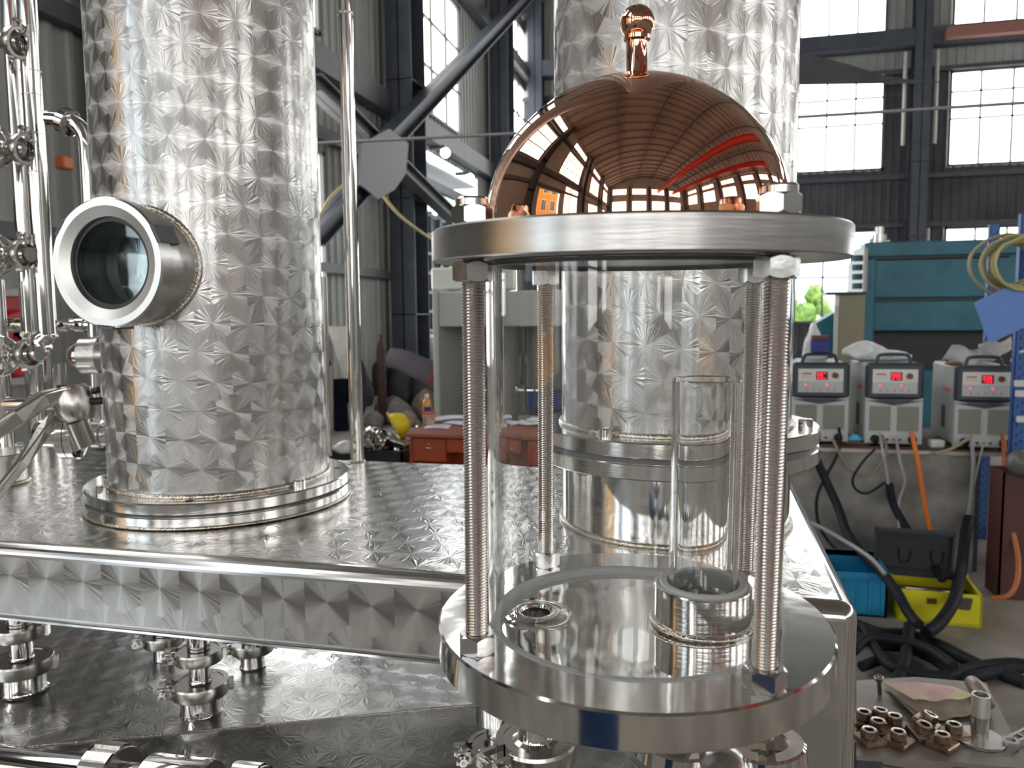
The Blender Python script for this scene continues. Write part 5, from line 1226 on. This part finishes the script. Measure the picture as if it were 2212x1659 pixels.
# yellow hard hat, bin with fittings
c = ony(853, 922, 5.6); t = thing('hard_hat', 'yellow hard hat tipped on its side beside the desk', 'hard hat', tuple(c), (0, 1.15, .5))
m = MB(); m.lathe([(.105*math.cos(q), .12*math.sin(q)) for q in [PI/2*i/12 for i in range(13)]], 32, scale=(1, .85)); m.obj('shell', mat('hat_yellow', (.85, .70, .02), .35), t)
MB().lathe([(.103, 0), (.125, -.004), (.125, -.009), (.10, -.004)], 32, scale=(1, .85)).obj('brim', D.materials['hat_yellow'], t)
m = MB(); m.lathe([(.09, -.002), (.09, .02)], 24, scale=(1, .85)); m.obj('harness', M_black, t)
bz = -.66; c = ony(800, 985, 5.3); t = thing('parts_bin', 'dark low bin full of shiny pipe fittings by the desk', 'bin', (c.x, 5.3, FL))
for a in ((-.33, .25, 0, .015, 0, bz-FL), (-.33, .25, .42, .435, 0, bz-FL), (-.33, -.315, 0, .435, 0, bz-FL), (.235, .25, 0, .435, 0, bz-FL), (-.33, .25, 0, .435, 0, .02)): MB().box(*a).obj('bin_wall', M_black, t)
MB().box(-.31, .23, .02, .42, .02, bz-FL-.08).obj('dark_fill', M_dark, t)
rd = random.Random(5); fit_me = []
m = MB(); m.lathe([(.02, 0), (.02, .05), (.032, .052), (.032, .062), (.02, .064), (.02, .09)], 20); fit_me.append(m.mesh('ferrule_fitting', M_nut))
m = MB(); m.tube([(0, 0, 0), (0, 0, .05), (.02, 0, .085), (.06, 0, .10)], .019, 14, sub=4); fit_me.append(m.mesh('elbow_piece', M_nut))
m = MB(); m.cyl((-.05, 0, 0), (.05, 0, 0), .02, 16); m.cyl((0, 0, 0), (0, 0, .06), .02, 16); fit_me.append(m.mesh('tee_piece', M_nut))
KN = ('ferrule', 'elbow', 'tee')
for i in range(26):
    me = fit_me[i % 3]; ob = D.objects.new('pipe_fitting', me); C.objects.link(ob); ob.location = (c.x+rd.uniform(-.24, .2), 5.36+rd.uniform(0, .3), bz-.04+rd.uniform(0, .12)); ob.rotation_euler = (rd.random()*6, rd.random()*6, rd.random()*6); ob.scale = (1.3, 1.3, 1.3)
    tag(ob, 'shiny small pipe %s in the dark bin by the desk' % KN[i % 3], 'pipe fitting', 'pipe fittings in the bin: '+KN[i % 3])
# dark garment, leaning sheet, duct and scrap
def drape(name, label, cat, px0, px1, py0, py1, y, mt_, thick=.06, seed=1):
    a, b = ony(px0, py0, y), ony(px1, py1, y); cx = (a.x+b.x)/2; hw = abs(b.x-a.x)/2; h = a.z-b.z; m = MB(); n = 20; mm = 10; vs = []; fs = []
    for j in range(mm+1):
        v = j/mm
        for i in range(n): q = 2*PI*i/n; w = 1+.12*math.sin(5*q+seed+v*3); vs.append((hw*w*(.75+.25*v)*math.cos(q), thick*w*math.sin(q), -h*v))
    for j in range(mm):
        for i in range(n): fs.append((j*n+i, (j+1)*n+i, (j+1)*n+(i+1) % n, j*n+(i+1) % n))
    fs.append(list(range(n))); m.add(vs, fs, True); return tag(m.obj(name, mt_, None, (cx, y, a.z)), label, cat)
M_navy = mat('navy_fabric', (.006, .008, .016), .95, spec=.1)
drape('dark_garment', 'navy cloth hanging between the left column and the standing pipe', 'cloth', 720, 752, 818, 930, 5.5, M_navy)
drape('dark_garment', 'short fold of navy cloth beside the standing pipe', 'cloth', 740, 775, 818, 870, 5.6, M_navy, seed=3)
lump('copper_heap', 'reddish brown metal offcuts heaped behind the standing pipe', 'scrap', (ony(752, 960, 5.9).x, 5.9, -1.2), (.14, .12, .48), mat('red_brown_metal', (.22, .09, .06), .5, .4, var=.4, vscale=12), 4, taper=.5, wob=.2)
lump('shiny_wrap', 'white shiny wrapped parcel low beside the standing pipe', 'parcel', (ony(748, 965, 5.0).x, 5.0, ony(748, 978, 5.0).z), (.10, .08, .09), M_bag, 21, taper=.4, wob=.12)
pts = [ony(706, 705, 8.), ony(752, 705, 8.), ony(757, 810, 8.), ony(748, 832, 8.)]
m = MB(); m.prism([(q.x-pts[0].x, q.z-pts[0].z) for q in pts], 0, .03, Matrix(((1, 0, 0, 0), (0, 0, 1, 0), (0, 1, 0, 0), (0, 0, 0, 1)))); tag(recalc(m.obj('leaning_sheet', mat('grey_sheet', (.30, .28, .25), .6, .3, var=.2, vscale=4), None, tuple(pts[0]))), 'pale grey metal sheet leaning behind the standing pipe', 'sheet')
yd = 9.0; P = [ony(px, py, yd) for px, py in ((842, 772), (875, 780), (905, 795), (940, 812), (985, 850))]; o = P[0]
t = thing('fabric_duct', 'thick grey fabric duct slanting down behind the desk', 'duct', tuple(o)); MB().tube([p-o for p in P], .14, 20, sub=5, rs=[.12, .13, .14, .15, .15]).obj('duct_sleeve', mat('grey_purple_fabric', (.075, .066, .078), .9, spec=.2), t)
d_ = (P[3]-P[2]).normalized(); q = P[3]-o; MB().cyl(q-d_*.02, q+d_*.02, .155, 22).obj('red_band', mat('dull_red', (.16, .03, .025), .7), t)
M_sack = [mat('sack_grey', (.20, .19, .175), .85, var=.3, vscale=10), mat('sack_brown', (.22, .18, .13), .85, var=.3, vscale=10), mat('scrap_dark', (.05, .05, .055), .7, var=.4, vscale=12)]
SP = [(800, 915, .28, .26, 0), (842, 905, .55, .42, 0), (872, 912, .28, .24, 1), (910, 900, .45, .5, 1), (775, 893, .5, .9, 2), (868, 893, .7, .75, 2), (925, 897, .5, .9, 2), (722, 905, .5, 1.1, 2), (822, 893, .55, .95, 2)]
SL = ['small grey scrap bag nearest the standing pipe', 'wide grey bundle in the middle of the scrap heap', 'small brown sack in front of the scrap heap', 'large brown sack right of the scrap bundle', 'dark scrap heap left of the grey bundle', 'dark scrap heap under the fabric duct', 'dark scrap heap beside the machine cabinet', 'dark scrap heap behind the hanging cloth', 'tall dark scrap heap against the wall column']
for i, (px, py, w, h, mi) in enumerate(SP):
    c = onz(px, py, FL); lump('scrap_heap' if mi == 2 else 'sack', SL[i], 'scrap' if mi == 2 else 'sack', (c.x+(.55 if mi == 2 else .25), c.y-.45, FL), (w*.6, w*.45, h), M_sack[mi], 30+i, wob=.16, taper=.35, group='sacks and scrap by the gate')
a, b = onz(792, 925, FL), onz(812, 905, FL); d_ = b-a; tag(MB().box(0, .9, -.06, .06, 0, .12).obj('painted_lath', mat('white_lath', (.55, .55, .52), .6), None, tuple(a), (0, -.3, math.atan2(d_.y, d_.x))), 'white painted timber offcut on the floor before the scrap', 'timber')
c = ony(822, 722, 10.6); gh = c.z-FL; t = thing('gas_cylinder', 'rusty brown gas cylinder top showing behind the scrap by the wall column', 'gas cylinder', (c.x, 10.6, FL)); MB().lathe([(.0, 0), (.06, 0), (.065, .02), (.065, gh-.25), (.045, gh-.14), (.018, gh-.08), (.018, gh), (0, gh)], 24).obj('cylinder_body', mat('rusty_brown', (.045, .016, .013), .7, var=.3, vscale=5), t)
cable('yellow_rope', 'thin yellow rope slanting from column gusset towards the vessel', [onx(822, 415, XB+.1), onx(860, 462, XB+.1), onx(905, 498, XB+.1), onx(950, 528, XB+.1)], .022, mat('yellow_rope', (.55, .46, .22), .7))
cable('yellow_rope', 'thin yellow rope stretched left of the standing pipe', [onx(680, 490, XB+.1), onx(705, 440, XB+.1), onx(725, 415, XB+.1), onx(760, 385, XB+.1)], .018, D.materials['yellow_rope'])
# lamps in the hall
M_lamp = emis('lamp_white', (1, .98, .92), 6); M_glamp = emis('exit_green', (.1, .9, .4), 1.5)
for (px, py, mm, lb) in ((893, 291, M_glamp, 'small green exit light above the gate'), (962, 330, M_lamp, 'white gate lamp left of the other under the lintel'), (1015, 385, M_lamp, 'white gate lamp beside the wall column near the vessel')):
    c = onx(px, py, XL+.32); t = thing('wall_lamp', lb, 'lamp', tuple(c)); MB().sphere((0, 0, 0), .09, 14, 8).obj('lamp_glass', mm, t); MB().box(-.3, 0, -.05, .05, .07, .13).obj('bracket', M_girt, t)
# left background: red hose cabinet and grey frame
a = onx(12, 640, XL+.3); b = onx(58, 640, XL+.3); t = thing('fire_hose_cabinet', 'red fire hose cabinet with grey frame behind the left risers', 'cabinet', (XL+.3, (a.y+b.y)/2, onx(40, 815, XL+.3).z)); hw = abs(b.y-a.y)/2+.1; hh = onx(40, 640, XL+.3).z-t.location.z
MB().box(-.25, 0, -hw, hw, 0, hh).obj('cabinet_back', mat('fire_red', (.42, .01, .02), .4), t)
m = MB(); 
for a_ in ((0, .03, -hw-.04, -hw, -.03, hh+.03), (0, .03, hw, hw+.04, -.03, hh+.03), (0, .03, -hw, hw, hh, hh+.05), (0, .03, -hw, hw, -.05, 0)): m.box(*a_)
m.obj('frame', mat('frame_grey', (.40, .41, .40), .4), t); M = Matrix.Translation((.0, -hw*.2, hh*.42)) @ Matrix.Rotation(PI/2, 4, 'Y'); MB().lathe([(.05, 0), (.22, .0), (.24, .03), (.22, .07), (.1, .07)], 32, M).obj('hose_reel', mat('reel_red', (.6, .02, .03), .35), t)
c = onx(136, 352, XL+.62); tag(MB().bbox(-.03, .05, -.05, .05, -.045, .045, .01).obj('orange_bracket', mat('orange_paint', (.55, .14, .04), .5), None, tuple(c)), 'small orange bracket beside the dark wall column above the sight glass', 'bracket')
t = thing('blue_proxy', 'unseen dark blue drum mirrored in the rim of the lower flange', 'proxy', (-.35, -.95, FL))  # out of view; added only to mirror blue into the flange rim
MB().lathe([(0, 0), (.28, 0), (.29, .02), (.29, .3), (.30, .31), (.29, .32), (.29, .6), (.30, .61), (.29, .62), (.29, .88), (.28, .9), (0, .9)], 40).obj('proxy_body', mat('proxy_blue', (.02, .06, .17), .4), t)
# plain foot beneath everything the camera cannot see: frame legs of the tank
for x in (-2.4, -1.2, -.1): MB().box(x, x+.05, 1.4, 1.45, FL, -.6).obj('leg', M_satin, tank)
m = MB(); m.box(.02, X1, Y0+.0, Y1, FL, -.95); m.obj('plinth', M_satin, tank)
